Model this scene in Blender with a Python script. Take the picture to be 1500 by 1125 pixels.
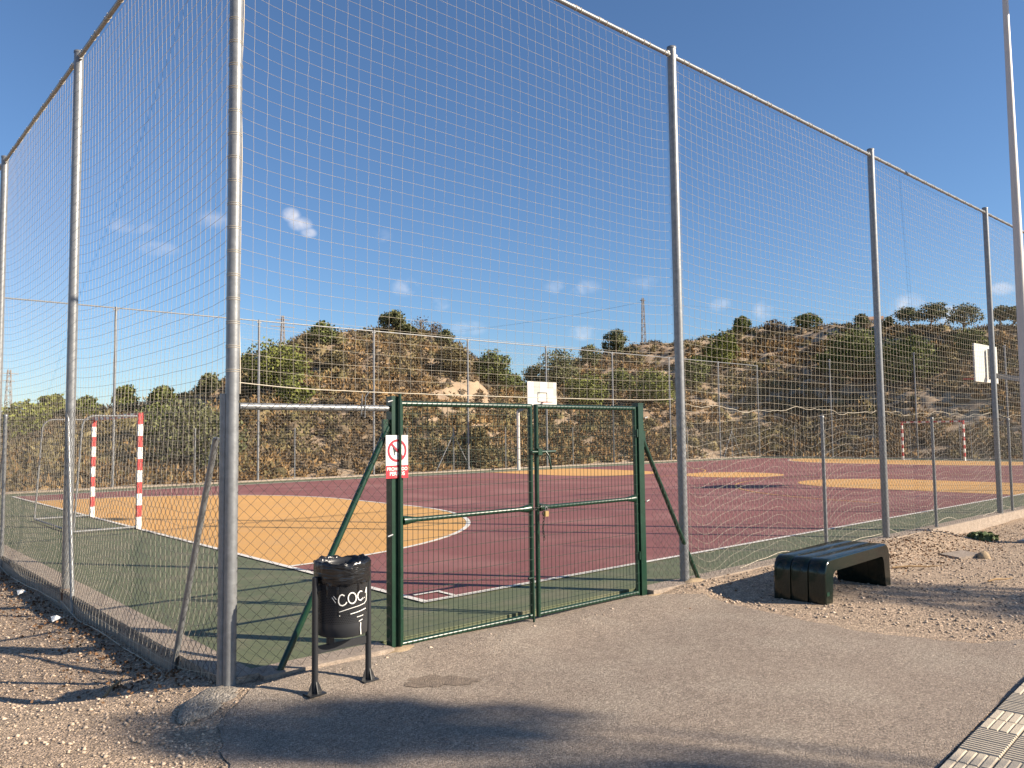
import bpy, math, random
import numpy as np
from mathutils import Vector, Matrix
R = math.radians
for o in list(bpy.data.objects): bpy.data.objects.remove(o)
scene = bpy.context.scene
col = scene.collection

# ------------------------------------------------------------------ camera
CAM = np.array([-2.181, -5.328, 1.696]); YAW, PITCH, ROLL, FPX = .7272, .0640, -.0117, 1165.7
FW = np.array([math.sin(YAW)*math.cos(PITCH), math.cos(YAW)*math.cos(PITCH), math.sin(PITCH)])
RT = np.array([math.cos(YAW), -math.sin(YAW), 0.]); UP = np.cross(RT, FW)
RT, UP = RT*math.cos(ROLL)+UP*math.sin(ROLL), UP*math.cos(ROLL)-RT*math.sin(ROLL)
cd = bpy.data.cameras.new('camera'); cam = bpy.data.objects.new('camera', cd); col.objects.link(cam)
cd.sensor_width = 36; cd.lens = 36*FPX/1500; cd.clip_start = .05; cd.clip_end = 6000
cam.matrix_world = Matrix(((RT[0],UP[0],-FW[0],CAM[0]),(RT[1],UP[1],-FW[1],CAM[1]),(RT[2],UP[2],-FW[2],CAM[2]),(0,0,0,1)))
scene.camera = cam
def ray(px, py): return FW + RT*(px-750)/FPX - UP*(py-562.5)/FPX

# ------------------------------------------------------------------ sky, sun, exposure
SUN_AZ, SUN_EL = R(-54.5), R(27)            # azimuth measured from +X
S = Vector((math.cos(SUN_AZ)*math.cos(SUN_EL), math.sin(SUN_AZ)*math.cos(SUN_EL), math.sin(SUN_EL)))
world = bpy.data.worlds.new('World'); scene.world = world; world.use_nodes = True
wn, wl = world.node_tree.nodes, world.node_tree.links
sky = wn.new('ShaderNodeTexSky'); sky.sky_type = 'NISHITA'; sky.sun_disc = False
sky.sun_elevation = SUN_EL; sky.sun_rotation = R(90)-SUN_AZ
sky.altitude = 100; sky.air_density = 1.0; sky.dust_density = .15; sky.ozone_density = 6.0
bg = wn['Background']; bg.inputs['Strength'].default_value = .070
sun_d = bpy.data.lights.new('sun', 'SUN'); sun_d.energy = 5.0; sun_d.angle = R(.53); sun_d.color = (1, .87, .70)
sun = bpy.data.objects.new('sun', sun_d); col.objects.link(sun); sun.rotation_euler = S.to_track_quat('Z', 'Y').to_euler()
vs = scene.view_settings; vs.view_transform = 'Standard'; vs.look = 'None'; vs.exposure = 1.08; vs.gamma = 1
# a few small fair-weather clouds low in the sky
tc = wn.new('ShaderNodeTexCoord'); nz = wn.new('ShaderNodeTexNoise'); nz.inputs['Scale'].default_value = 34; nz.inputs['Detail'].default_value = 9; nz.inputs['Roughness'].default_value = .55; nz.inputs['Distortion'].default_value = .25
wl.new(tc.outputs['Generated'], nz.inputs['Vector'])
acc = None
for px, py, w, e, g in [(190,330,30,10,.35),(232,364,26,9,.3),(312,326,22,14,.35),(427,315,11,9,.8),(440,328,14,9,.8),(452,341,10,6,.7),(594,421,16,12,.5),(686,481,22,9,.45),(646,445,14,8,.35),(840,421,34,10,.35),(857,488,20,9,.45),(1055,447,14,8,.35),(1120,455,14,12,.4),(1330,452,22,18,.5),(1395,462,24,12,.6),(1468,423,16,8,.6),(560,345,12,8,.15),(945,415,22,8,.25)]:
    d = ray(px, py); d /= np.linalg.norm(d)
    dx = ray(px+w, py); dx = dx/np.linalg.norm(dx)-d
    dy = ray(px, py-e); dy = dy/np.linalg.norm(dy)-d
    sub = wn.new('ShaderNodeVectorMath'); sub.operation = 'SUBTRACT'; sub.inputs[1].default_value = d; wl.new(tc.outputs['Generated'], sub.inputs[0])
    vals = []
    for v in (dx, dy):
        dt = wn.new('ShaderNodeVectorMath'); dt.operation = 'DOT_PRODUCT'; dt.inputs[1].default_value = v/np.dot(v, v); wl.new(sub.outputs[0], dt.inputs[0])
        sq = wn.new('ShaderNodeMath'); sq.operation = 'MULTIPLY'; wl.new(dt.outputs['Value'], sq.inputs[0]); wl.new(dt.outputs['Value'], sq.inputs[1]); vals.append(sq)
    ad = wn.new('ShaderNodeMath'); ad.operation = 'ADD'; wl.new(vals[0].outputs[0], ad.inputs[0]); wl.new(vals[1].outputs[0], ad.inputs[1])
    ma = wn.new('ShaderNodeMapRange'); ma.interpolation_type = 'SMOOTHSTEP'; ma.inputs[1].default_value = 2.2; ma.inputs[2].default_value = 0; ma.inputs[3].default_value = 0; ma.inputs[4].default_value = g; wl.new(ad.outputs[0], ma.inputs[0])
    if acc is None: acc = ma
    else:
        mx = wn.new('ShaderNodeMath'); mx.operation = 'MAXIMUM'; wl.new(acc.outputs[0], mx.inputs[0]); wl.new(ma.outputs[0], mx.inputs[1]); acc = mx
nr = wn.new('ShaderNodeMapRange'); nr.inputs[1].default_value = .42; nr.inputs[2].default_value = .74; wl.new(nz.outputs['Fac'], nr.inputs[0])
cm = wn.new('ShaderNodeMath'); cm.operation = 'MULTIPLY'; wl.new(acc.outputs[0], cm.inputs[0]); wl.new(nr.outputs[0], cm.inputs[1])
cx = wn.new('ShaderNodeMix'); cx.data_type = 'RGBA'; wl.new(cm.outputs[0], cx.inputs['Factor']); wl.new(sky.outputs[0], cx.inputs['A']); cx.inputs['B'].default_value = (7.6, 7.2, 7.2, 1)
wl.new(cx.outputs['Result'], bg.inputs['Color'])

# ------------------------------------------------------------------ materials
def mat(name, c, rough=.7, metal=0., var=.0, vscale=5., c2=None, bump=0., bscale=60., spec=.5, island=0., coord='Object', detail=5, c3=None, s3=1.):
    m = bpy.data.materials.new(name); m.use_nodes = True
    n, l = m.node_tree.nodes, m.node_tree.links
    b = n['Principled BSDF']; b.inputs['Roughness'].default_value = rough; b.inputs['Metallic'].default_value = metal
    b.inputs['Specular IOR Level'].default_value = spec
    b.inputs['Base Color'].default_value = (*c, 1)
    t = n.new('ShaderNodeTexCoord')
    cur = None
    if c2 is not None or var:
        c2 = c2 or tuple(x*(1-var) for x in c)
        a = n.new('ShaderNodeTexNoise'); a.inputs['Scale'].default_value = vscale; a.inputs['Detail'].default_value = detail; a.inputs['Roughness'].default_value = .62
        l.new(t.outputs[coord], a.inputs['Vector'])
        r = n.new('ShaderNodeMapRange'); r.inputs[1].default_value = .35; r.inputs[2].default_value = .65; l.new(a.outputs['Fac'], r.inputs[0])
        x = n.new('ShaderNodeMix'); x.data_type = 'RGBA'; l.new(r.outputs[0], x.inputs['Factor']); x.inputs['A'].default_value = (*c, 1); x.inputs['B'].default_value = (*c2, 1)
        cur = x.outputs['Result']
        if c3 is not None:
            a = n.new('ShaderNodeTexNoise'); a.inputs['Scale'].default_value = s3; a.inputs['Detail'].default_value = 4; l.new(t.outputs[coord], a.inputs['Vector'])
            r = n.new('ShaderNodeMapRange'); r.inputs[1].default_value = .48; r.inputs[2].default_value = .66; l.new(a.outputs['Fac'], r.inputs[0])
            x = n.new('ShaderNodeMix'); x.data_type = 'RGBA'; l.new(r.outputs[0], x.inputs['Factor']); l.new(cur, x.inputs['A']); x.inputs['B'].default_value = (*c3, 1)
            cur = x.outputs['Result']
    if island:
        g = n.new('ShaderNodeNewGeometry'); r = n.new('ShaderNodeMapRange'); r.inputs[3].default_value = 1-island; r.inputs[4].default_value = 1+island
        l.new(g.outputs['Random Per Island'], r.inputs[0])
        v = n.new('ShaderNodeVectorMath'); v.operation = 'SCALE'
        if cur: l.new(cur, v.inputs[0])
        else: v.inputs[0].default_value = c
        l.new(r.outputs[0], v.inputs['Scale']); cur = v.outputs[0]
    if cur: l.new(cur, b.inputs['Base Color'])
    if bump:
        a = n.new('ShaderNodeTexNoise'); a.inputs['Scale'].default_value = bscale; a.inputs['Detail'].default_value = 4; l.new(t.outputs[coord], a.inputs['Vector'])
        u = n.new('ShaderNodeBump'); u.inputs['Strength'].default_value = min(1, bump); u.inputs['Distance'].default_value = .02
        l.new(a.outputs['Fac'], u.inputs['Height']); l.new(u.outputs[0], b.inputs['Normal'])
    return m
M = {}
M['galv'] = mat('galvanised_steel', (.235,.243,.25), .42, .35, .25, 18, bump=.05, bscale=40)
M['rust'] = mat('rusty_steel', (.20,.10,.055), .85, .1, .5, 25, bump=.3)
M['green'] = mat('green_enamel', (.008,.040,.022), .32, 0, .3, 12)
M['cord'] = mat('net_cord', (.52,.465,.37), .85, 0, .12, 3)
M['wire'] = mat('chain_link_wire', (.12,.11,.10), .55, .5, .3, 6)
M['gwire'] = mat('green_wire', (.008,.028,.016), .45)
M['conc'] = mat('kerb_concrete', (.36,.29,.23), .9, 0, .25, 9, bump=.5, bscale=90)
M['lump'] = mat('rough_concrete', (.34,.30,.25), .95, 0, .3, 14, bump=.9, bscale=70)
M['sand'] = mat('sandy_mortar', (.42,.31,.19), .95, 0, .25, 20, bump=.5, bscale=120)
M['maroon'] = mat('maroon_court_paint', (.225,.080,.070), .75, 0, .10, .35, c2=(.190,.070,.063), bump=.08, bscale=160, c3=(.262,.115,.100), s3=.55)
M['cgreen'] = mat('green_court_paint', (.112,.130,.066), .75, 0, .1, .8, c2=(.098,.112,.058), bump=.08, bscale=160, c3=(.140,.138,.082), s3=3.)
M['yellow'] = mat('yellow_court_paint', (.60,.325,.098), .75, 0, .06, .8, bump=.06, bscale=160, c3=(.55,.31,.11), s3=2.)
M['line'] = mat('white_line_paint', (.72,.68,.61), .7, 0, .12, 6)
M['pinkline'] = mat('faded_line_paint', (.36,.20,.18), .75, 0, .3, 6)
M['white'] = mat('white_paint', (.80,.78,.73), .5, 0, .06, 8)
M['red'] = mat('red_paint', (.50,.045,.045), .5, 0, .15, 10)
M['signred'] = mat('sign_red', (.55,.02,.035), .4)
M['signdark'] = mat('sign_dark_red', (.33,.015,.035), .4)
M['black'] = mat('black_print', (.012,.012,.014), .5)
M['binmetal'] = mat('black_bin_steel', (.022,.023,.026), .42, 0, .2, 9)
M['bag'] = mat('black_plastic_bag', (.010,.010,.011), .22, spec=.6)
M['bench'] = mat('dark_green_bench_plastic', (.005,.012,.008), .15, 0, .3, 5, bump=.04, bscale=25)
M['asphalt'] = mat('worn_asphalt', (.38,.302,.235), .95, 0, 0, 9, c2=(.315,.25,.196), bump=1., bscale=150, c3=(.39,.318,.25), s3=1.3)
M['gravel'] = mat('gravel_ground', (.50,.375,.265), .97, 0, 0, 80, c2=(.28,.20,.138), bump=1., bscale=90, c3=(.40,.30,.21), s3=.8)
M['stone'] = mat('pebble_stone', (.46,.36,.27), .92, 0, .3, 3, island=.5)
M['debris'] = mat('dry_leaf_litter', (.17,.09,.042), .9, 0, .4, 3, island=.5)
M['tile'] = mat('cream_paving_tile', (.53,.45,.34), .85, 0, .18, 7, bump=.25, bscale=140)
M['grout'] = mat('paving_bed', (.33,.27,.21), .95, 0, .3, 30)
M['lamp'] = mat('lamp_post_paint', (.52,.49,.46), .5, .1, .08, 4)
M['stick'] = mat('dry_wood', (.42,.27,.13), .85, 0, .4, 14)
M['soil'] = mat('hillside_soil', (.35,.262,.172), .97, 0, 0, .55, c2=(.23,.155,.10), bump=.8, bscale=3., c3=(.36,.262,.17), s3=.16, detail=9)
M['bark'] = mat('pine_bark', (.13,.085,.055), .95, 0, .4, 6, bump=.5, bscale=20)
M['deadwood'] = mat('dead_branches', (.16,.13,.11), .95)
M['pine'] = mat('pine_foliage', (.135,.150,.042), .8, 0, .0, .6, c2=(.078,.098,.030), island=.45, spec=.2)
M['pined'] = mat('dark_pine_foliage', (.150,.155,.070), .8, 0, .0, .6, c2=(.095,.104,.050), island=.45, spec=.2)
M['bushg'] = mat('bright_bush_foliage', (.165,.178,.038), .8, 0, .0, .6, c2=(.098,.115,.030), island=.4, spec=.2)
M['scrub'] = mat('olive_scrub', (.185,.160,.074), .9, 0, 0, .25, c2=(.125,.090,.050), island=.5, spec=.1)
M['dry'] = mat('dry_grass', (.255,.165,.075), .9, 0, 0, .3, c2=(.17,.105,.05), island=.4, spec=.1)
M['heath'] = mat('brown_heath', (.165,.120,.075), .9, 0, 0, .3, c2=(.110,.085,.058), island=.5, spec=.1)
M['weed'] = mat('weed_leaves', (.085,.115,.04), .7, island=.4)
M['brass'] = mat('padlock_brass', (.60,.42,.20), .35, .9)
M['chain'] = mat('dark_chain', (.05,.045,.04), .5, .6)
M['cable'] = mat('cable', (.05,.05,.055), .6)
M['mast'] = mat('mast_steel', (.22,.20,.19), .7, .2)
M['roof'] = mat('clay_roof', (.38,.22,.14), .9)
M['greyprint'] = mat('grey_print', (.33,.34,.32), .6)
M['board'] = mat('backboard_white', (.55,.545,.50), .5, 0, .08, 3)
M['stain'] = mat('damp_stain', (.215,.165,.122), .85, 0, .3, 12)
def perforated():
    m = mat('perforated_bin_steel', (.026,.027,.030), .40)
    n, l = m.node_tree.nodes, m.node_tree.links; b = n['Principled BSDF']
    t = n.new('ShaderNodeTexCoord'); s = n.new('ShaderNodeSeparateXYZ'); l.new(t.outputs['Object'], s.inputs[0])
    def mth(op, a, b_=None):
        k = n.new('ShaderNodeMath'); k.operation = op
        for i, v in enumerate((a, b_)):
            if v is None: continue
            if isinstance(v, (int, float)): k.inputs[i].default_value = v
            else: l.new(v, k.inputs[i])
        return k.outputs[0]
    p = .0125
    u = mth('MULTIPLY', mth('ARCTAN2', s.outputs[1], s.outputs[0]), .168/p); v = mth('DIVIDE', s.outputs[2], p*.87)
    row = mth('FLOOR', v); u = mth('ADD', u, mth('MULTIPLY', mth('FLOORED_MODULO', row, 2.), .5))
    fu = mth('SUBTRACT', mth('FRACT', u), .5); fv = mth('SUBTRACT', mth('FRACT', v), .5)
    d = mth('ADD', mth('MULTIPLY', fu, fu), mth('MULTIPLY', fv, fv))
    hole = mth('MULTIPLY', mth('LESS_THAN', d, .085), mth('MULTIPLY', mth('GREATER_THAN', s.outputs[2], .45), mth('LESS_THAN', s.outputs[2], .76)))
    x = n.new('ShaderNodeMix'); x.data_type = 'RGBA'; l.new(hole, x.inputs['Factor']); x.inputs['A'].default_value = (.030,.031,.034,1); x.inputs['B'].default_value = (.002,.002,.002,1)
    l.new(x.outputs['Result'], b.inputs['Base Color'])
    l.new(mth('ADD', .4, mth('MULTIPLY', hole, .5)), b.inputs['Roughness'])
    return m
M['perf'] = perforated()
def grain(m, cells, pit=1.):
    """loose aggregate: stones of several sizes, each with its own tone, over the base colour"""
    n, l = m.node_tree.nodes, m.node_tree.links; b = n['Principled BSDF']; cur = b.inputs['Base Color'].links[0].from_socket
    t = n.new('ShaderNodeTexCoord'); hs = []
    for sc, amt in cells:
        v = n.new('ShaderNodeTexVoronoi'); v.inputs['Scale'].default_value = sc; l.new(t.outputs['Object'], v.inputs['Vector'])
        sp = n.new('ShaderNodeSeparateColor'); l.new(v.outputs['Color'], sp.inputs[0])
        pw = n.new('ShaderNodeMath'); pw.operation = 'POWER'; pw.inputs[1].default_value = 1.5; l.new(sp.outputs[0], pw.inputs[0])
        r = n.new('ShaderNodeMapRange'); r.inputs[3].default_value = 1-amt*.8; r.inputs[4].default_value = 1+amt*1.2; l.new(pw.outputs[0], r.inputs[0])
        x = n.new('ShaderNodeVectorMath'); x.operation = 'SCALE'; l.new(cur, x.inputs[0]); l.new(r.outputs[0], x.inputs['Scale']); cur = x.outputs[0]
        hs.append(v.outputs['Distance'])
    l.new(cur, b.inputs['Base Color'])
    u = n.new('ShaderNodeBump'); u.invert = True; u.inputs['Strength'].default_value = pit; u.inputs['Distance'].default_value = .008; l.new(hs[0], u.inputs['Height'])
    if b.inputs['Normal'].links: l.new(b.inputs['Normal'].links[0].from_socket, u.inputs['Normal'])
    l.new(u.outputs[0], b.inputs['Normal'])
grain(M['asphalt'], [(95, .34), (210, .22)], .8); grain(M['stain'], [(95, .34), (210, .22)], .8); grain(M['gravel'], [(60, .42), (150, .35), (17, .10)], 1.); grain(M['lump'], [(60, .3), (150, .25)], 1.)
grain(M['conc'], [(120, .18), (40, .10)], .5)

# ------------------------------------------------------------------ mesh helpers
def link(name, me, m=None, parent=None, loc=None):
    o = bpy.data.objects.new(name, me); col.objects.link(o)
    if m is not None and me is not None and len(me.materials) == 0:
        for k in (m if isinstance(m, (list, tuple)) else [m]): me.materials.append(M[k])
    if parent is not None: o.parent = parent
    if loc is not None: o.location = loc
    return o
def tag(o, label=None, cat=None, group=None, kind=None):
    if label: o['label'] = label
    if cat: o['category'] = cat
    if group: o['group'] = group
    if kind: o['kind'] = kind
    return o
def empty(name, loc=(0,0,0), rz=0., **k):
    o = bpy.data.objects.new(name, None); col.objects.link(o); o.location = loc; o.rotation_euler = (0,0,rz); o.empty_display_size = .1
    return tag(o, **k)
def np_mesh(name, V, F, smooth=False, mi=None):
    V = np.asarray(V, dtype=np.float32).reshape(-1, 3); F = np.asarray(F, dtype=np.int32); k = F.shape[1]
    me = bpy.data.meshes.new(name); me.vertices.add(len(V)); me.vertices.foreach_set('co', V.ravel())
    me.loops.add(F.size); me.loops.foreach_set('vertex_index', F.ravel())
    me.polygons.add(len(F)); me.polygons.foreach_set('loop_start', np.arange(0, F.size, k, dtype=np.int32))
    try: me.polygons.foreach_set('loop_total', np.full(len(F), k, dtype=np.int32))
    except Exception: pass
    if smooth: me.polygons.foreach_set('use_smooth', np.ones(len(F), dtype=bool))
    if mi is not None: me.polygons.foreach_set('material_index', np.asarray(mi, dtype=np.int32))
    me.update(calc_edges=True); me.validate(); return me
def strands(P, r, sides=3):
    """tubes along many polylines of equal length: P (m,n,3)"""
    P = np.asarray(P, dtype=float); m, n, _ = P.shape
    T = np.gradient(P, axis=1); T /= np.linalg.norm(T, axis=2, keepdims=True)+1e-12
    ref = np.where(np.abs(T[..., 2:3]) > .8, np.array([.6,.8,0.]), np.array([0,0,1.]))
    A = np.cross(T, ref); A /= np.linalg.norm(A, axis=2, keepdims=True)+1e-12; B = np.cross(T, A)
    ang = np.arange(sides)*2*math.pi/sides
    V = P[:, :, None, :]+r*(np.cos(ang)[None,None,:,None]*A[:, :, None, :]+np.sin(ang)[None,None,:,None]*B[:, :, None, :])
    idx = np.arange(m*n*sides).reshape(m, n, sides); nx = np.roll(idx, -1, axis=2)
    F = np.stack([idx[:, :-1], nx[:, :-1], nx[:, 1:], idx[:, 1:]], axis=-1).reshape(-1, 4)
    return V.reshape(-1, 3), F
class MB:
    def __init__(s): s.v = []; s.f = []; s.mi = []; s.sm = []
    def add(s, V, F, mi=0, smooth=False):
        b = len(s.v); s.v += [tuple(map(float, p)) for p in V]; s.f += [tuple(int(i)+b for i in f) for f in F]; s.mi += [mi]*len(F); s.sm += [smooth]*len(F); return s
    def box(s, a, b, mi=0):
        x0,y0,z0 = a; x1,y1,z1 = b
        return s.add([(x0,y0,z0),(x1,y0,z0),(x1,y1,z0),(x0,y1,z0),(x0,y0,z1),(x1,y0,z1),(x1,y1,z1),(x0,y1,z1)], [(0,3,2,1),(4,5,6,7),(0,1,5,4),(1,2,6,5),(2,3,7,6),(3,0,4,7)], mi)
    def bar(s, p, q, w, h, mi=0):      # rectangular bar from p to q
        p, q = np.array(p, float), np.array(q, float); t = (q-p)/np.linalg.norm(q-p)
        ref = np.array([0,0,1.]) if abs(t[2]) < .9 else np.array([1.,0,0]); a = np.cross(t, ref); a /= np.linalg.norm(a); b = np.cross(a, t)
        V = [e+a*sx*w/2+b*sy*h/2 for e in (p, q) for sx, sy in ((-1,-1),(1,-1),(1,1),(-1,1))]
        return s.add(V, [(3,2,1,0),(4,5,6,7),(0,1,5,4),(1,2,6,5),(2,3,7,6),(3,0,4,7)], mi)
    def tube(s, pts, r, n=12, mi=0, caps=True):
        pts = [np.array(p, float) for p in pts]; rs = r if isinstance(r, (list, tuple)) else [r]*len(pts); V = []; a0 = None
        for i, p in enumerate(pts):
            t = pts[min(i+1, len(pts)-1)]-pts[max(i-1, 0)]; t /= np.linalg.norm(t)+1e-12
            if a0 is None: a0 = np.cross(t, (0,0,1) if abs(t[2]) < .9 else (1,0,0))
            a = a0-t*np.dot(a0, t); a /= np.linalg.norm(a); a0 = a; b = np.cross(t, a)
            V += [p+rs[i]*(math.cos(k*2*math.pi/n)*a+math.sin(k*2*math.pi/n)*b) for k in range(n)]
        m = len(pts); F = [(i*n+k, i*n+(k+1)%n, (i+1)*n+(k+1)%n, (i+1)*n+k) for i in range(m-1) for k in range(n)]
        s.add(V, F, mi, True)
        if caps: s.add(V[:n], [tuple(range(n))[::-1]], mi); s.add(V[-n:], [tuple(range(n))], mi)
        return s
    def lathe(s, prof, n=32, mi=0, c=(0,0)):
        V = [(c[0]+r*math.cos(k*2*math.pi/n), c[1]+r*math.sin(k*2*math.pi/n), z) for r, z in prof for k in range(n)]
        return s.add(V, [(i*n+k, i*n+(k+1)%n, (i+1)*n+(k+1)%n, (i+1)*n+k) for i in range(len(prof)-1) for k in range(n)], mi, True)
    def torus(s, c, Rr, r, n=20, k=6, mi=0):
        V = [(c[0]+(Rr+r*math.cos(b))*math.cos(a), c[1]+(Rr+r*math.cos(b))*math.sin(a), c[2]+r*math.sin(b)) for a in [i*2*math.pi/n for i in range(n)] for b in [j*2*math.pi/k for j in range(k)]]
        return s.add(V, [(i*k+j, ((i+1)%n)*k+j, ((i+1)%n)*k+(j+1)%k, i*k+(j+1)%k) for i in range(n) for j in range(k)], mi, True)
    def poly(s, pts, z, mi=0): return s.add([(x, y, z) for x, y in pts], [tuple(range(len(pts)))], mi)
    def mesh(s, name):
        me = bpy.data.meshes.new(name); me.from_pydata(s.v, [], s.f); me.polygons.foreach_set('material_index', s.mi); me.polygons.foreach_set('use_smooth', s.sm); me.update(); return me
    def build(s, name, m, parent=None, loc=None): return link(name, s.mesh(name), m, parent, loc)
def leaf_arrays(C, size, rng, flat=0.):
    C = np.asarray(C); n = len(C); a = rng.normal(size=(n,3)); a[:, 2] *= (1-flat); a /= np.linalg.norm(a, axis=1, keepdims=True)
    b = np.cross(a, rng.normal(size=(n,3))); b /= np.linalg.norm(b, axis=1, keepdims=True); s = (np.asarray(size)*rng.uniform(.6, 1.3, n))[:, None]
    V = np.stack([C-a*s*.5, C+b*s*.34, C+a*s*.5, C-b*s*.34], axis=1).reshape(-1, 3); return V, np.arange(n*4).reshape(n, 4)

# ------------------------------------------------------------------ ground
def sstep(a, b, x): t = np.clip((x-a)/(b-a), 0, 1); return t*t*(3-2*t)
def gz(x, y):
    x = np.asarray(x, float); y = np.asarray(y, float)
    left = -.13*sstep(.35, 1.3, y)*sstep(.3, -.05, x)
    right = -.08*sstep(6., 10., x)*(sstep(-.35, -1.1, y)+sstep(11.3, 12.6, x)*sstep(-1.1, -.35, y))
    und = .012*np.sin(x*1.7+y*.9)+.010*np.sin(x*.8-y*2.1+1)+.006*np.sin(4.1*x+1.3*y)
    inner = sstep(.0, .3, x)*sstep(-.05, .3, y)
    ramp = (.055+.045*sstep(4.4, 5., x))*sstep(-.8, -.12, y)*sstep(-.5, -.12, x)*sstep(12.6, 11.3, x)
    far = sstep(60, 160, np.hypot(x, y))
    return (left+right+ramp+und*(1-far))*(1-inner)-.15*inner-.4*far-.012
ax = np.unique(np.concatenate([np.linspace(-3000, -60, 14), np.linspace(-60, -8, 27), np.linspace(-8, 18, 209), np.linspace(18, 80, 32), np.linspace(80, 3000, 14)]))
ay = np.unique(np.concatenate([np.linspace(-3000, -60, 14), np.linspace(-60, -8, 27), np.linspace(-8, 12, 161), np.linspace(12, 80, 35), np.linspace(80, 3000, 14)]))
gx, gy = np.meshgrid(ax, ay, indexing='ij'); V = np.stack([gx, gy, gz(gx, gy)], -1).reshape(-1, 3)
ny = len(ay); ii, jj = np.meshgrid(np.arange(len(ax)-1), np.arange(ny-1), indexing='ij'); b = (ii*ny+jj).ravel()
tag(link('ground', np_mesh('ground', V, np.stack([b, b+ny, b+ny+1, b+1], 1), True), 'gravel'), kind='structure')
# asphalt in front of the gate, with a ragged edge against the gravel
rng = np.random.default_rng(3)
edge = [(-1.35,-9.),(-1.05,-4.),(-.75,-2.2),(-.50,-1.2),(-.28,-.55),(.05,-.22),(.45,-.13),(1.27,-.13),(1.28,.09),(4.34,.09),(4.36,-.13),(4.5,-.15),(4.75,-.45),(4.72,-.9),(4.62,-1.5),(4.62,-2.2),(4.95,-2.9),(5.6,-3.30)]
pts = []
for (x0,y0),(x1,y1) in zip(edge[:-1], edge[1:]):
    k = max(2, int(math.hypot(x1-x0, y1-y0)/.09))
    for t in np.arange(k)/k:
        j = .016 if y0 < -.14 or y1 < -.16 else .0
        pts.append((x0+(x1-x0)*t+rng.normal()*j, y0+(y1-y0)*t+rng.normal()*j*.6))
pts += [(5.6,-3.36),(1.5,-3.70),(-.2,-3.84),(-.2,-9.)]
mb = MB(); g = .5
import bmesh
bm = bmesh.new(); f = bm.faces.new([bm.verts.new((x, y, 0)) for x, y in pts]); bmesh.ops.triangulate(bm, faces=[f])
for _ in range(4): bmesh.ops.subdivide_edges(bm, edges=[e for e in bm.edges if e.calc_length() > .35], cuts=1, use_grid_fill=False); bmesh.ops.triangulate(bm, faces=bm.faces[:])
for v in bm.verts: v.co.z = float(gz(v.co.x, min(v.co.y, -.08)))+.007
me = bpy.data.meshes.new('asphalt_path'); bm.to_mesh(me); bm.free(); me.polygons.foreach_set('use_smooth', [True]*len(me.polygons))
tag(link('asphalt_path', me, 'asphalt'), kind='structure')
# damp stain by the bin
a = np.linspace(0, 2*math.pi, 40, endpoint=False); rr = 1+.22*np.sin(2*a+1)+.12*np.sin(3*a+2)+.10*np.sin(7*a)+.06*np.sin(11*a)+.06*np.sin(18*a+2)
sp = [(1.17+.20*r*math.cos(t)*.8+.10*r*math.sin(t), -.78-.16*r*math.cos(t)*.8+.10*r*math.sin(t)) for t, r in zip(a, rr)]
mb = MB(); mb.add([(x, y, float(gz(x, y))+.0105) for x, y in sp]+[(1.17,-.78,float(gz(1.17,-.78))+.0105)], [(i, (i+1) % 40, 40) for i in range(40)])
tag(mb.build('damp_stain', 'stain'), kind='structure')
# sidewalk of ribbed tiles
SW = Matrix.Translation((2.15,-3.665,0)) @ Matrix.Rotation(R(4.6), 4, 'Z')
walk = MB().box((-4.,-3.,-.12),(30.,0.,-.004)).build('sidewalk', 'grout'); walk.matrix_world = SW; tag(walk, kind='structure')
def tile_mesh(kind):
    b = MB(); s = .193; b.box((0,-s,-.03),(s,0,.006))
    if kind == 'bar':
        w = s/4
        for k in range(4):
            y0, y1 = -s+k*w+.003, -s+(k+1)*w-.003
            b.add([(.002,y0,.006),(s-.002,y0,.006),(s-.002,y1,.006),(.002,y1,.006),(.006,y0+.005,.013),(s-.006,y0+.005,.013),(s-.006,y1-.005,.013),(.006,y1-.005,.013)], [(4,5,6,7),(0,1,5,4),(1,2,6,5),(2,3,7,6),(3,0,4,7)])
    else:
        w = s/6
        for k in range(6):
            x0, x1 = k*w+.003, (k+1)*w-.003
            b.add([(x0,-s+.002,.006),(x1,-s+.002,.006),(x1,-.002,.006),(x0,-.002,.006),(x0+.006,-s+.006,.013),(x1-.006,-s+.006,.013),(x1-.006,-.006,.013),(x0+.006,-.006,.013)], [(4,5,6,7),(0,1,5,4),(1,2,6,5),(2,3,7,6),(3,0,4,7)])
    me = b.mesh('paving_tile'); me.materials.append(M['tile']); return me
tm = {k: tile_mesh(k) for k in ('bar', 'rib')}; rnd = random.Random(4)
for i in range(-4, 33):
    for j in range(7):
        o = link('paving_tile', tm['rib' if (i//2) % 2 else 'bar'], parent=walk); o.location = (i*.2-.085, -j*.2-.003, rnd.uniform(-.001,.002)); o.rotation_euler = (rnd.uniform(-.004,.004), rnd.uniform(-.004,.004), 0)

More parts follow.
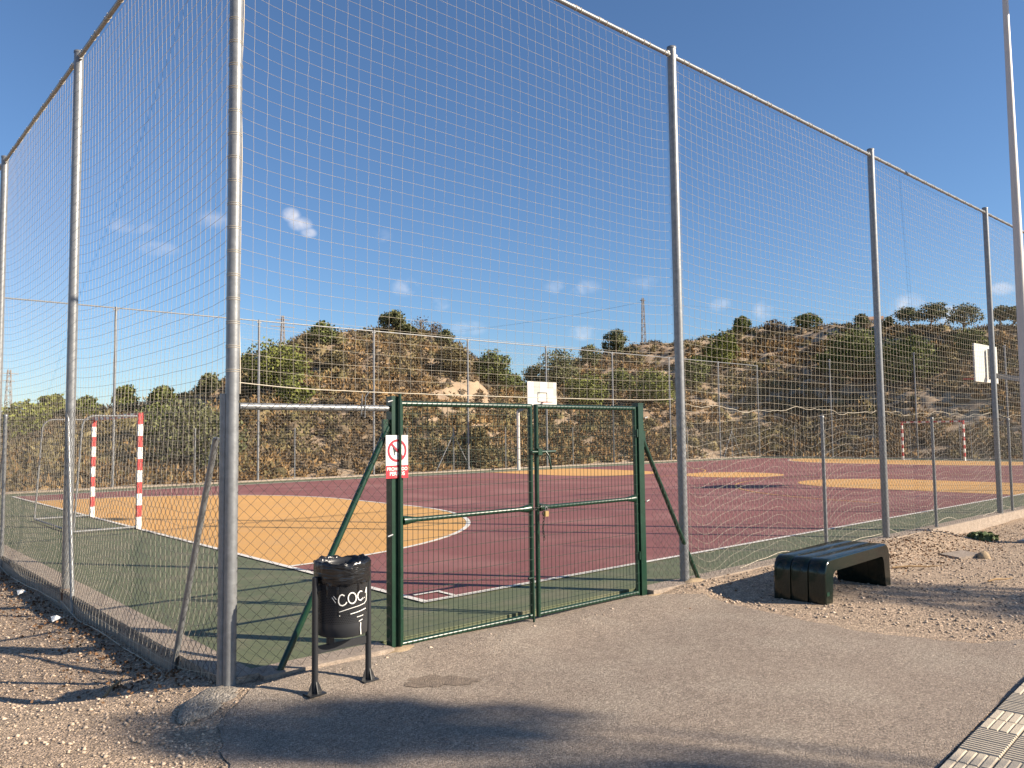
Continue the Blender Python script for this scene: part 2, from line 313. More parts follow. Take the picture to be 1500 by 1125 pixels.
# ------------------------------------------------------------------ the court
ZC = .085; X0, X1, Y0, Y1 = 2.38, 42.6, 1.10, 21.5; GY = 11.5; XM = (X0+X1)/2
court = MB().box((.2,.14,-.3),(44.8,23.0,ZC)).build('court', 'cgreen'); tag(court, kind='structure')
def sheet(name, polys, dz, m):
    b = MB()
    for p in polys: b.poly(p, ZC+dz)
    return b.build(name, m, court)
sheet('maroon_field', [[(X0,Y0),(X1,Y0),(X1,Y1),(X0,Y1)]], .004, 'maroon')
def dshape(xg, s, r):
    p = [(xg, GY-1.5-r)]
    p += [(xg+s*r*math.sin(t), GY-1.5-r*math.cos(t)) for t in np.linspace(0, math.pi/2, 24)]
    p += [(xg+s*r*math.cos(t), GY+1.5+r*math.sin(t)) for t in np.linspace(0, math.pi/2, 24)]
    return p if s > 0 else p[::-1]
def ring(p_out, p_in): return [[p_out[i], p_out[i+1], p_in[i+1], p_in[i]] for i in range(len(p_out)-1)]
for xg, s in ((X0, 1), (X1, -1)):
    sheet('goal_area', [dshape(xg, s, 6.0)], .008, 'yellow')
    q = ring(dshape(xg, s, 6.0), dshape(xg, s, 5.92)); sheet('goal_area_line', q if s > 0 else q, .012, 'line')
def key(yb, s):
    p = [(XM-2.45, yb), (XM+2.45, yb), (XM+2.45, yb+s*4.2)]+[(XM+2.45*math.cos(t), yb+s*(4.2+2.6*math.sin(t))) for t in np.linspace(0.05, math.pi-.05, 24)]+[(XM-2.45, yb+s*4.2)]
    return p if s > 0 else p[::-1]
for yb, s in ((Y0, 1), (Y1, -1)):
    sheet('key_area', [key(yb, s)], .008, 'yellow')
    arc = lambda r: [(XM+r*math.cos(t), yb+s*(1.5+r*math.sin(t))) for t in np.linspace(0, math.pi, 48)]
    q = ring(arc(6.75), arc(6.69)); sheet('three_point_line', [f if s > 0 else f[::-1] for f in q], .012, 'yellow')
sheet('centre_circle', [[(XM+1.8+1.9*math.cos(t), 11.9+1.9*math.sin(t)) for t in np.linspace(0, 2*math.pi, 48, endpoint=False)]], .008, 'yellow')
w = .04
for nm, a, b, m in [('side_line',(X0,Y0-w,X1,Y0+w),.012,'line'),('side_line',(X0,Y1-w,X1,Y1+w),.012,'line'),('goal_line',(X0-w,Y0-w,X0+w,Y1+w),.0125,'line'),('goal_line',(X1-w,Y0-w,X1+w,Y1+w),.0125,'line'),('cross_line',(15.3,Y0+w,15.36,Y1-w),.011,'pinkline'),('cross_line',(29.6,Y0+w,29.66,Y1-w),.011,'pinkline'),('corner_mark',(X0+.09,Y0+.30,X0+.42,Y0+.35),.0135,'line'),('corner_mark',(X0+.36,Y0+.05,X0+.41,Y0+.295),.0135,'line')]:
    sheet(nm, [[(a[0],a[1]),(a[2],a[1]),(a[2],a[3]),(a[0],a[3])]], b, m)
# concrete kerb round the court
for nm, a, b in [('kerb',(-.04,-.02,-.4),(.2,23.3,ZC+.012)),('kerb',(.2,-.10,-.4),(1.24,.14,ZC+.004)),('kerb',(1.24,-.06,-.4),(4.38,.14,ZC-.06)),('kerb',(4.38,-.10,-.4),(45.1,.14,ZC+.004)),('kerb',(.2,23.0,-.4),(45.1,23.35,ZC+.05)),('kerb',(44.8,.14,-.4),(45.1,23.0,ZC+.05))]:
    tag(MB().box(a, b).build(nm, 'conc'), kind='structure')

# ------------------------------------------------------------------ hills behind the court
def az_tan(px, py): d = ray(px, py); return math.atan2(d[0], d[1]), d[2]/math.hypot(d[0], d[1])
CREST = [(-300,630,60),(0,622,62),(60,608,62),(150,606,62),(215,603,64),(270,582,66),(310,566,70),(350,545,72),(400,513,74),(450,496,75),(500,487,76),(560,483,76),(620,487,76),(655,500,76),(690,526,76),(720,548,78),(760,566,84),(790,562,94),(830,536,102),(890,515,108),(950,503,110),(1000,498,110),(1050,491,110),(1090,484,110),(1150,480,110),(1200,478,108),(1260,474,106),(1300,473,104),(1350,476,100),(1400,486,98),(1440,482,98),(1500,478,96),(1800,470,95)]
caz = np.array([az_tan(p[0], p[1])[0] for p in CREST]); ct = np.array([az_tan(p[0], p[1]+4)[1] for p in CREST]); crc = np.array([p[2] for p in CREST], float)
def hill_h(az, r):
    az = np.asarray(az, float); r = np.asarray(r, float)
    t_ = np.interp(az, caz, ct); rc = np.interp(az, caz, crc)
    hc = CAM[2]+t_*rc
    rb = np.minimum((26.2-CAM[1])/np.maximum(np.cos(az), .05), (48.0-CAM[0])/np.maximum(np.sin(az), .05)); rb = np.clip(rb, 15, 58)
    t = np.clip((r-rb)/(rc-rb), 0, 1)
    h = hc*(.30*t+.70*t*t*(3-2*t))
    back = np.clip((r-rc)/90., 0, 1); h = h*(1-.75*back*back*(3-2*back))-3*back
    x = CAM[0]+r*np.sin(az); y = CAM[1]+r*np.cos(az)
    n = .50*np.sin(x*.31+y*.17)*np.sin(y*.27-x*.11+1)+.30*np.sin(x*.73-y*.41+2)*np.sin(y*.66+x*.2)+.16*np.sin(x*1.7+y*.6)*np.sin(1.9*y-.5*x)+.10*np.sin(3.1*x-1.2*y)*np.sin(2.7*y+1.1*x)
    return h+n*sstep(0, .35, t)*(1-.55*sstep(.85, 1., t))-.35*(1-sstep(0, .10, t)), t
def hz(x, y): return float(hill_h(math.atan2(x-CAM[0], y-CAM[1]), math.hypot(x-CAM[0], y-CAM[1]))[0])
azs = np.linspace(-.45, 1.85, 520); ts = np.concatenate([np.linspace(-.02, 1, 150), 1+np.linspace(.02, 2.2, 26)])
AZ, TT = np.meshgrid(azs, ts, indexing='ij'); rc = np.interp(AZ, caz, crc)
rb = np.clip(np.minimum((26.2-CAM[1])/np.maximum(np.cos(AZ), .05), (48.0-CAM[0])/np.maximum(np.sin(AZ), .05)), 15, 58)
RR = np.where(TT <= 1, rb+(rc-rb)*TT, rc+(TT-1)*70)
HH, _ = hill_h(AZ, RR); V = np.stack([CAM[0]+RR*np.sin(AZ), CAM[1]+RR*np.cos(AZ), HH], -1).reshape(-1, 3)
nt = len(ts); ii, jj = np.meshgrid(np.arange(len(azs)-1), np.arange(nt-1), indexing='ij'); b = (ii*nt+jj).ravel()
tag(link('hills', np_mesh('hills', V, np.stack([b, b+1, b+nt+1, b+nt], 1), True), 'soil'), kind='structure')
def on_hill(px, py):
    """point of the hillside seen in this direction"""
    d = ray(px, py); hd = math.hypot(d[0], d[1]); az = math.atan2(d[0], d[1]); last = None
    for r in np.arange(30, 150, .4):
        h = float(hill_h(az, r)[0])
        if h >= CAM[2]+d[2]/hd*r: return CAM[0]+r*math.sin(az), CAM[1]+r*math.cos(az), h, r
    rc_ = float(np.interp(az, caz, crc)); return CAM[0]+rc_*math.sin(az), CAM[1]+rc_*math.cos(az), float(hill_h(az, rc_)[0]), rc_
# scrub covering the slopes
def tufts(n, seed, tlo, thi, size, leaf, nleaf, shape):
    rng = np.random.default_rng(seed); az = rng.uniform(.05, 1.45, n*3); t = rng.uniform(tlo, thi, n*3)
    rc = np.interp(az, caz, crc); rb = np.clip(np.minimum((26.2-CAM[1])/np.maximum(np.cos(az), .05), (48.-CAM[0])/np.maximum(np.sin(az), .05)), 15, 58)
    r = rb+(rc-rb)*t; x = CAM[0]+r*np.sin(az); y = CAM[1]+r*np.cos(az)
    patch = np.sin(x*.23+seed)*np.sin(y*.29+2*seed)+.6*np.sin(x*.61-y*.37+seed); keep = np.argsort(-(patch+rng.normal(size=n*3)*.9))[:n]
    az, r, x, y = az[keep], r[keep], x[keep], y[keep]; z = hill_h(az, r)[0]; s = size*np.clip(rng.lognormal(0, .35, n), .4, 1.9)
    base = np.stack([x, y, z], 1)
    # rounded, uneven cushion
    a_ = np.arange(7)*2*math.pi/7; ring_ = [np.stack([np.cos(a_+.4*i)*q, np.sin(a_+.4*i)*q, np.full(7, h_)], 1) for i, (q, h_) in enumerate(((.46, -.08), (.44, .22), (.26, .42)))]
    dome = np.concatenate(ring_+[np.array([[0, 0, .50]])]); m = len(dome)
    D = dome[None]*(1+rng.uniform(-.3, .3, (n, m, 1)))*np.array([.62, .62, shape*.62])*s[:, None, None]+base[:, None, :]
    f = [(i*7+k, i*7+(k+1) % 7, (i+1)*7+(k+1) % 7) for i in range(2) for k in range(7)]+[(i*7+k, (i+1)*7+(k+1) % 7, (i+1)*7+k) for i in range(2) for k in range(7)]+[(14+k, 14+(k+1) % 7, 21) for k in range(7)]
    F0 = (np.array(f)[None]+np.arange(n)[:, None, None]*m).reshape(-1, 3)
    d = rng.normal(size=(n, nleaf, 3)); d /= np.linalg.norm(d, axis=2, keepdims=True); d *= rng.uniform(.45, 1.12, (n, nleaf, 1)); d[..., 2] = np.abs(d[..., 2])*shape
    C = (base[:, None, :]+d*s[:, None, None]*.5).reshape(-1, 3); out = (d*np.array([1, 1, 1.6])).reshape(-1, 3)+rng.normal(size=(n*nleaf, 3))*.35; out /= np.linalg.norm(out, axis=1, keepdims=True)
    sd = np.cross(out, rng.normal(size=out.shape)); sd /= np.linalg.norm(sd, axis=1, keepdims=True); L = np.repeat(leaf*np.sqrt(s/size), nleaf)[:, None]*rng.uniform(.6, 1.4, (n*nleaf, 1))
    V = np.stack([C-sd*L*.22, C+sd*L*.22, C+out*L*.7], 1).reshape(-1, 3)
    return np.concatenate([D.reshape(-1, 3), V]), np.concatenate([F0, np.arange(len(V)).reshape(-1, 3)+n*m])
for nm, lab, m, args in [('scrub','low olive scrub bushes covering the dry hillside','scrub',(3000,11,.03,1.02,1.0,.24,60,.85)),('dry_grass','tufts of straw coloured dry grass on the lower slopes','dry',(4600,12,.0,.8,.7,.26,44,.9)),('heath','dark brown heath bushes on the hillside','heath',(3000,13,.05,1.03,.9,.22,56,.8))]:
    V, F = tufts(*args); tag(link(nm, np_mesh(nm, V, F), m), lab, 'scrub', kind='stuff')
# trees and large bushes
def tree(name, x, y, z, H, W, label, group, seed, m='pine', base=.35, lobes=9, leaf=.30, nleaf=1500, dens=1.6, trunk=None, bark='bark', flat=.75, cat='tree'):
    rng = np.random.default_rng(seed); t = empty(name, (x, y, z-.15), label=label, cat=cat, group=group); b = MB()
    lean = rng.normal(size=2)*.05*H; top = np.array([lean[0], lean[1], H*.80])
    tr = trunk or max(.05, H*.028); b.tube([(0,0,-.2), tuple(top*.33+rng.normal(size=3)*.03*H*np.array([1,1,0])), tuple(top*.66), tuple(top)], [tr*1.2, tr, tr*.7, tr*.25], 7)
    cs = []; h0 = H*base
    for k in range(lobes):
        u = (k+.5)/lobes; a = k*2.4+rng.uniform(-.5, .5); zz = h0+(H-h0)*(.16+.70*u); rad = W*.5*math.sqrt(max(.05, 1-(max(0, u-.25)/.85)**2))*rng.uniform(.35, .72)
        c = np.array([lean[0]*u+rad*math.cos(a), lean[1]*u+rad*math.sin(a), zz]); s = W*rng.uniform(.20, .30); cs.append((c, s))
        st = top*np.clip((zz-.12*H)/top[2]*.8, .15, .95); b.tube([tuple(st), tuple((st+c)/2+rng.normal(size=3)*.03*W), tuple(c)], [tr*.45, tr*.3, tr*.12], 5)
    b.build('trunk', bark, t)
    if nleaf:
        nleaf = int(nleaf*dens); leaf *= .72
        k = nleaf//lobes; P_ = []
        for c, s in cs:
            d = rng.normal(size=(k, 3)); d /= np.linalg.norm(d, axis=1, keepdims=True); d *= (rng.uniform(.25, 1, (k, 1))**.5)*(1+.25*np.sin(d[:, :1]*5+d[:, 1:2]*4)); d[:, 2] *= flat; P_.append(c+d*s)
        V, F = leaf_arrays(np.concatenate(P_), leaf, rng); link('crown', np_mesh('crown', V, F), m, t)
    return t
def hill_tree(name, px, pyb, pyt, wpx, label, group='pines and bushes on the hills', seed=1, **k):
    x, y, z, r = on_hill(px, pyb); dist = np.dot(np.array([x, y, z])-CAM, FW); sc = dist/FPX
    return tree(name, x, y, z, (pyb-pyt)*sc+.15, wpx*sc, label, group, seed, **k)
TREES = [
 ('pine_tree',576,492,457,42,'umbrella shaped pine on top of the left mound',dict(m='pined',base=.42,flat=.6)),
 ('pine_bush',470,505,477,50,'square topped green pine bush on the left shoulder of the mound',dict(base=.1)),
 ('bare_tree',617,494,465,30,'leafless grey tree beside the umbrella pine',dict(m='heath',nleaf=160,bark='deadwood',base=.25,lobes=16,leaf=.2)),
 ('bare_tree',636,498,473,24,'thin half bare tree right of the leafless one on the mound',dict(m='heath',nleaf=260,bark='deadwood',base=.2,lobes=14,leaf=.2)),
 ('pine_tree',652,512,484,26,'small grey green tree on the right shoulder of the mound',dict(m='pined',base=.2,nleaf=900)),
 ('pine_bush',597,492,478,26,'low bush right under the umbrella pine',dict(base=.05,m='pined',nleaf=800)),
 ('pine_bush',398,578,513,100,'large bright pine bush on the left slope of the mound',dict(base=.05,m='bushg',lobes=14,nleaf=3600)),
 ('pine_bush',424,600,562,56,'small green bush below the large pine bush',dict(base=.02,m='bushg',nleaf=1600)),
 ('pine_bush',352,556,520,30,'dark bush close behind the corner post',dict(base=.1,m='pined')),
 ('pine_bush',495,545,518,34,'small olive bush halfway up the mound',dict(base=.02,m='scrub',nleaf=1000)),
 ('pine_bush',665,560,505,60,'olive bush on the right flank of the mound',dict(base=.02,m='scrub',nleaf=1800)),
 ('pine_tree',722,572,519,62,'round pine in the dip right of the mound',dict(base=.08,lobes=13,nleaf=2800)),
 ('pine_bush',753,577,549,36,'low pine at the foot of the dip',dict(base=.05)),
 ('pine_bush',303,580,548,34,'dark round bush on the crest left of the corner post',dict(base=.05,m='pined')),
 ('pine_bush',185,612,566,40,'leftmost upright bush of the three behind the goal',dict(base=.05,nleaf=1800)),
 ('pine_bush',234,612,567,52,'rounded bush right of the upright one behind the goal',dict(base=.05,nleaf=2200)),
 ('pine_bush',290,690,596,125,'broad dark green thicket beside the corner post',dict(base=.02,m='pined',lobes=18,nleaf=6000,leaf=.24)),
 ('pine_bush',236,650,592,70,'green bush between goal and thicket',dict(base=.02,lobes=12,nleaf=3000,leaf=.24)),
 ('pine_bush',75,622,577,44,'round bush seen left of the second tall post',dict(base=.05,m='bushg',nleaf=1800)),
 ('pine_bush',125,622,583,44,'round bush seen right of the second tall post',dict(base=.05,nleaf=1800)),
 ('pine_bush',30,645,596,90,'wide low bush at the far left edge',dict(base=.02,m='bushg',lobes=12,nleaf=3000)),
 ('pine_bush',785,575,535,40,'dark tree just above the far backboard',dict(base=.05,m='pined')),
 ('pine_bush',820,572,515,62,'dark pine clump at the left end of the right ridge',dict(base=.05,m='pined',lobes=12,nleaf=2400)),
 ('pine_tree',864,540,504,34,'slim dark pine below the ridge pine',dict(base=.1,m='pined')),
 ('pine_tree',902,522,483,38,'round pine standing alone on the left part of the ridge',dict(base=.2,m='pined',nleaf=2000)),
 ('pine_bush',860,600,552,70,'bright bush above the right gate leaf',dict(base=.02,m='bushg',nleaf=2400,lobes=12)),
 ('pine_bush',955,600,548,80,'bright bush left of the first tall post',dict(base=.02,m='bushg',nleaf=2600,lobes=12)),
 ('pine_bush',905,580,545,50,'olive bush between the two bright ones',dict(base=.02,nleaf=1500)),
 ('pine_bush',1055,545,488,56,'bright upright bush under the ridge right of the first tall post',dict(base=.02,m='bushg',nleaf=2400,lobes=11)),
 ('pine_bush',1015,570,520,50,'olive bush next to the first tall post',dict(base=.02,nleaf=1800)),
 ('pine_tree',1087,492,463,28,'small round pine on the ridge above the bare earth scar',dict(base=.2,nleaf=1500)),
 ('pine_bush',1135,486,470,36,'low feathery bush on the ridge',dict(base=.0,m='heath',nleaf=600)),
 ('pine_tree',1184,484,460,44,'flat wide pine on the middle of the ridge',dict(base=.15,nleaf=1800,flat=.6)),
 ('pine_bush',1263,480,461,24,'round bush left of the white hilltop house',dict(base=.05,m='pined',nleaf=900)),
 ('pine_bush',1300,478,464,20,'small dark bush right of the second tall post on the ridge',dict(base=.05,m='pined',nleaf=600)),
 ('pine_tree',1331,484,451,36,'left pine of the pair on the right ridge',dict(base=.42,flat=.55,lobes=11,dens=1.2,leaf=.26,m='pined',nleaf=1800)),
 ('pine_tree',1364,486,445,46,'taller right pine of the pair on the right ridge',dict(base=.42,flat=.55,lobes=11,dens=1.2,leaf=.26,m='pined',nleaf=2200)),
 ('pine_tree',1412,496,447,50,'airy pine just left of the third tall post',dict(base=.42,flat=.55,lobes=11,dens=1.2,leaf=.26,m='pined',nleaf=1900)),
 ('pine_bush',1424,530,480,50,'green bush above the near backboard',dict(base=.02,nleaf=2000)),
 ('pine_tree',1464,488,449,26,'thin pine right of the third tall post',dict(base=.42,flat=.55,lobes=11,dens=1.2,leaf=.26,m='pined',nleaf=1200)),
 ('pine_tree',1490,488,448,32,'rightmost pine on the ridge beside the lamp post',dict(base=.42,flat=.55,lobes=11,dens=1.2,leaf=.26,m='pined',nleaf=1400)),
 ('pine_bush',1255,560,480,96,'tall dark green bush left of the second tall post',dict(base=.02,lobes=16,nleaf=4200)),
 ('pine_bush',1325,560,500,96,'broad green bush right of the second tall post',dict(base=.02,lobes=16,nleaf=4200)),
 ('pine_bush',1385,545,502,42,'olive bush left of the near backboard',dict(base=.02,m='scrub',nleaf=1500)),
 ('pine_bush',1215,545,515,44,'olive bush low left of the tall dark bush',dict(base=.02,nleaf=1500)),
 ('pine_bush',700,690,622,60,'leafy green shrub behind the fence by the white basket post',dict(base=.02,m='scrub',nleaf=2200,leaf=.22)),
]
for k, (nm, px, pb, pt, w_, lab, kw) in enumerate(TREES): hill_tree(nm, px, pb, pt, w_, lab, seed=100+k, **kw)
# small house on the ridge
hx, hy, hzv, hr = on_hill(1280, 474); az = math.atan2(hx-CAM[0], hy-CAM[1])
h = empty('hilltop_house', (hx, hy, hzv-.9), -az, label='tiny white house with pale roof among trees on the ridge', cat='house')
MB().box((-.9,-1,0),(.9,1.,1.5)).build('wall', 'white', h)
MB().add([(-1.1,-1.2,1.5),(1.1,-1.2,1.5),(1.1,1.2,1.5),(-1.1,1.2,1.5),(-1.1,0,2.0),(1.1,0,2.0)], [(0,1,5,4),(2,3,4,5),(0,4,3),(1,2,5),(0,3,2,1)]).build('roof', 'roof', h)
# lattice masts with cables
def mast(px, pyb, pyt, dist, w, label, arms):
    d = ray(px, pyb); p = CAM+d*dist; H = (pyb-pyt)*dist/FPX; az = math.atan2(d[0], d[1])
    t = empty('lattice_mast', tuple(p), -az+.3, label=label, cat='mast', group='power line masts'); b = MB(); n = 12
    for sx in (-1, 1):
        for sy in (-1, 1): b.bar((sx*w, sy*w, -4), (sx*w*.35, sy*w*.35, H), .16, .16)
    for k in range(n):
        z0, z1 = H*k/n, H*(k+1)/n; w0, w1 = w*(1-.65*k/n), w*(1-.65*(k+1)/n); s = 1 if k % 2 else -1
        for sy in (-1, 1): b.bar((s*w0, sy*w0, z0), (-s*w1, sy*w1, z1), .1, .1); b.bar((sy*w0, s*w0, z0), (sy*w1, -s*w1, z1), .1, .1)
    b.build('tower', 'mast', t)
    for z, L in arms: MB().bar((-L, 0, H*z), (L, 0, H*z), .22, .22).build('cross_arm', 'mast', t)
    return t
mast(414, 505, 462, 210, .62, 'short lattice power mast behind the left mound', [(.62, 3.2), (.86, 1.8)])
mast(943, 505, 436, 260, .75, 'tall thin lattice mast behind the right ridge', [(.95, .9)])
mast(11, 625, 541, 240, 1.1, 'lattice mast at the far left edge above the bushes', [(.93, 2.6), (.80, 1.6)])
pa = CAM+ray(943, 442)*260
for k, (x1, y1) in enumerate([(560, 490), (500, 500), (1500, 462)]):
    pb = CAM+ray(x1, y1)*(330 if x1 < 900 else 300); pts = [tuple(pa*(1-t)+pb*t-np.array([0,0,9*t*(1-t)])) for t in np.linspace(0, 1, 16)]
    tag(MB().tube(pts, .017, 4).build('power_line', 'cable'), ['upper thin power line running left from the tall mast', 'lower thin power line running left from the tall mast', 'thin power line running right from the tall mast'][k], 'cable')

# ------------------------------------------------------------------ ball-stop fences
def frame(A, B):
    A, B = np.array([*A, 0.]), np.array([*B, 0.]); L = np.linalg.norm(B-A); u = (B-A)/L; return A, u, np.array([-u[1], u[0], 0]), L
def net_mesh(name, L, z0, z1, u, n_, A, off, cell=.105, r=.0014, sag=.12, low=.0, seed=0, bottom=None):
    rng = np.random.default_rng(seed); nu, nv = max(3, int(round(L/cell))+1), int(round((z1-z0)/cell))+1
    U = np.linspace(0, L, nu)[:, None]*np.ones((1, nv)); Z = np.linspace(z0, z1, nv)[None, :]*np.ones((nu, 1))
    f = (Z-z0)/(z1-z0); dip = 1-np.exp(-U/.45)-np.exp(-(L-U)/.45)*.8
    dz = -sag*dip*(.22+1.5*f*(1-f**2.5))*(.75+.25*np.sin(Z*1.3+seed))
    lo = sstep(2.3, 1.4, Z)*low
    ph = rng.uniform(0, 6)
    dz += lo*(.13*np.sin(U*2*math.pi/2.5+ph+.25*Z)+.05*np.sin(U*4.6+.7*Z+ph)+.015*np.sin(U*9+2*Z))*(1-sstep(.35, .0, Z)*.7)
    sm = rng.normal(size=(nu, nv)); sm = (sm+np.roll(sm, 1, 0)+np.roll(sm, -1, 0))/3
    dz += .002*sm; du = .012*np.sin(Z*1.1+U*.9+seed)+.02*lo*np.sin(Z*3+U*2)+rng.normal(size=(nu, nv))*.002
    dn = .05*np.sin(U*math.pi/L)*np.sin(Z*.9+seed)+lo*.035*np.sin(U*2.1+Z*1.6+ph)+.001*sm
    env = np.minimum(1, np.minimum(U, L-U)/.25); du = du*env; dn = dn*env
    if bottom is not None: dn = dn+bottom*sstep(.5, .1, Z)
    P_ = A+u*(U+du)[..., None]+n_*(dn+off)[..., None]+np.array([0,0,1.])*(Z+dz)[..., None]
    V1, F1 = strands(P_.transpose(1, 0, 2), r); V2, F2 = strands(P_, r)
    Vb, Fb = strands(P_[:, :1].transpose(1, 0, 2), r*2.6, 5)
    V = np.concatenate([V1, V2, Vb]); F = np.concatenate([F1, F2+len(V1), Fb+len(V1)+len(V2)]); return np_mesh(name, V, F)
def link_mesh(W, Hh, w=.096, h=.088, r=.0019):
    k = int(round(W/(w/2))); nz_ = int(round(Hh/(h/2)))+1; i = np.arange(k)[:, None]; j = np.arange(nz_)[None, :]
    x = (i+((i+j) % 2))*(w/2); z = j*(h/2)+0*i; y = .004*((i+j) % 2*2-1)*np.ones_like(x)
    V, F = strands(np.stack([x, y, z], -1).astype(float), r); return np_mesh('chain_link', V, F)
LINK = {}
def chain_link(parent, A, B, off, z=.0, Hh=2.0):
    A, u, n_, L = frame(A, B); k = max(1, int(round(L/2.475))); w = L/k; key_ = (round(w, 2), Hh)
    if key_ not in LINK: LINK[key_] = link_mesh(w, Hh); LINK[key_].materials.append(M['wire'])
    for i in range(k):
        o = link('chain_link_panel', LINK[key_], parent=parent); p = A+u*w*i+n_*off; o.location = (p[0], p[1], z); o.rotation_euler = (0, 0, math.atan2(u[1], u[0])); o['kind'] = 'stuff'
def tall_post(parent, x, y, zb, H=6.06, r=.050, rust=False, ang=0.):
    b = MB(); b.tube([(0,0,zb-.3),(0,0,H)], r, 18); b.lathe([(r+.004,H-.012),(r+.004,H+.012),(.001,H+.02)], 18)
    o = b.build('post', 'galv', parent, (x, y, 0)); o.rotation_euler = (0, 0, ang); c = MB().bar((-r-.04,0,H-.08),(r+.04,0,H-.08),.03,.05).build('rail_clamp', 'galv', o)
    if rust: MB().tube([(0,0,zb-.02),(0,0,zb+.10)], r+.006, 18).build('rusty_base', 'rust', o)
    return o
def top_rail(parent, A, B, z=5.97, r=.024, ties=True, step=.36):
    b = MB(); b.tube([(A[0],A[1],z),(B[0],B[1],z)], r, 10); b.build('top_rail', 'galv', parent)
    if ties:
        a = np.array([*A, z]); c = np.array([*B, z]); L = np.linalg.norm(c-a); u = (c-a)/L; n_ = np.array([-u[1], u[0], 0]); t = MB(); rr = np.random.default_rng(int(L*100))
        for s in np.arange(.15, L-.1, step):
            for k in (0, .1):
                p = a+u*(s+k+rr.normal()*.012); t.tube([tuple(p+n_*(r+.003)*math.cos(q)+np.array([0,0,1])*(r+.003)*math.sin(q)+u*.004*q) for q in np.linspace(0, 6.2, 9)], .0035, 4, caps=False)
            t.tube([tuple(a+u*s+np.array([0,0,r+.006])), tuple(a+u*(s+.1)+np.array([0,0,r+.006]))], .003, 4)
        t.build('net_ties', 'cord', parent)['kind'] = 'stuff'
def thin_post(parent, x, y, z=0, H=2.0): MB().tube([(x,y,z-.2),(x,y,H)], .024, 10).lathe([(.027,H-.02),(.027,H+.008),(.001,H+.016)], 10, c=(x,y)).build('mesh_post', 'galv', parent)
def brace(parent, p, q, r=.022): MB().tube([p, q], r, 10).build('brace', 'galv', parent)

# gate side
F1 = empty('ball_stop_fence', (0,0,0), label='tall netted fence with galvanised posts along the gate side', cat='fence')
px_ = [0., 5.045]+[5.045*k for k in range(2, 9)]+[45.]
for k, x in enumerate(px_[1:-1]): tall_post(F1, x, 0, -.1 if x > 6 else 0)
for x0, x1 in zip(px_[:-1], px_[1:]): top_rail(F1, (x0+.05, 0), (x1-.05, 0), ties=x0 < 21)
for k, (x0, x1) in enumerate(zip(px_[:-1], px_[1:])):
    A, u, n_, L = frame((x0+.05, 0), (x1-.05, 0))
    me = net_mesh('net', L, 2.08 if k == 0 else .12, 5.95, u, n_, A, .035, sag=.20 if k == 0 else .13, low=0 if k == 0 else 1, seed=k, r=.0014 if k == 0 else .0017)
    link('net', me, 'cord', F1)['kind'] = 'stuff'
    if k:  # bunched selvedge rope at mesh height
        rr = np.random.default_rng(50+k); s = np.linspace(0, L, 90); P_ = [tuple(A+u*t+n_*(.03+.02*math.sin(5*t+k)+rr.normal()*.003)+np.array([0,0,1.98+.03*math.sin(2.5*t+k)+.014*math.sin(7.3*t+2*k)+.008*math.sin(13*t)+rr.normal()*.003])) for t in s]
        MB().tube(P_, .003, 4).build('selvedge_rope', 'cord', F1)
for x in (8.17, 11.93, 15.75, 19.4, 22.9, 26.6, 30.5, 34.2, 38., 41.6): thin_post(F1, x, -.03, -.1, 1.9)
chain_link(F1, (.03, 0), (1.26, 0), -.03, .01, 2.0); chain_link(F1, (4.42, 0), (45., 0), -.062, -.02, 1.95)
MB().tube([(.05,0,1.915),(1.25,0,1.915)], .024, 12).build('mesh_rail', 'galv', F1)
MB().tube([(1.0,-.02,1.86),(1.0,-.03,2.02)], .004, 5).tube([(1.03,-.02,1.84),(1.03,-.03,2.0),(1.06,-.03,2.04)], .004, 5).build('tie_wire', 'galv', F1)
MB().lathe([(.06,-.1),(.075,0),(.062,.06),(.056,.1)], 18, c=(5.045,0)).build('weld_collar', 'galv', F1)
# left side
F2 = empty('ball_stop_fence', (0,0,0), label='tall netted fence on the left with chain link over a concrete kerb', cat='fence')
ly = [0.]+[4.407*k for k in range(1, 6)]
tall_post(F2, 0, 0, 0, H=6.9, r=.045)
for k, y in enumerate(ly[1:]): tall_post(F2, 0, y, .0, rust=(k == 0), ang=math.pi/2)
ly.append(23.2)
for k, (y0, y1) in enumerate(zip(ly[:-1], ly[1:])):
    top_rail(F2, (0, y0+.05), (0, y1-.05), z=6.0, ties=k < 3, step=.5)
    A, u, n_, L = frame((0, y0+.05), (0, y1-.05)); link('net', net_mesh('net', L, -.02, 5.97, u, n_, A, -.035, sag=.16, low=.45, seed=20+k, bottom=.10, r=.0016), 'cord', F2)['kind'] = 'stuff'
MB().tube([(-.045,.03,-.1),(-.045,.03,2.0)], .026, 12).build('mesh_post', 'galv', F2)
b = MB()
for z in np.arange(2.15, 6.7, .165):
    for dz in (0, .014): b.torus((0, 0, z+dz), .0465, .0018, 20, 4)
b.tube([(.048+.003*math.sin(z*7), .012*math.sin(z*5), z) for z in np.arange(2., 6.8, .1)], .004, 5)
b.build('net_lacing', 'cord', F2)['kind'] = 'stuff'
brace(F2, (-.045,.16,1.70), (-.06,.92,-.08)); brace(F2, (-.03,4.40,2.0), (-.05,3.90,-.08))
thin_post(F2, -.05, 7.85, -.1, 2.06); thin_post(F2, -.05, 12.2, -.1, 2.05); thin_post(F2, -.05, 16.6, -.1, 2.05)
brace(F2, (-.05,7.85,1.7), (-.05,8.75,-.05))
chain_link(F2, (0,.03), (0,23.2), .055, .03, 2.0)
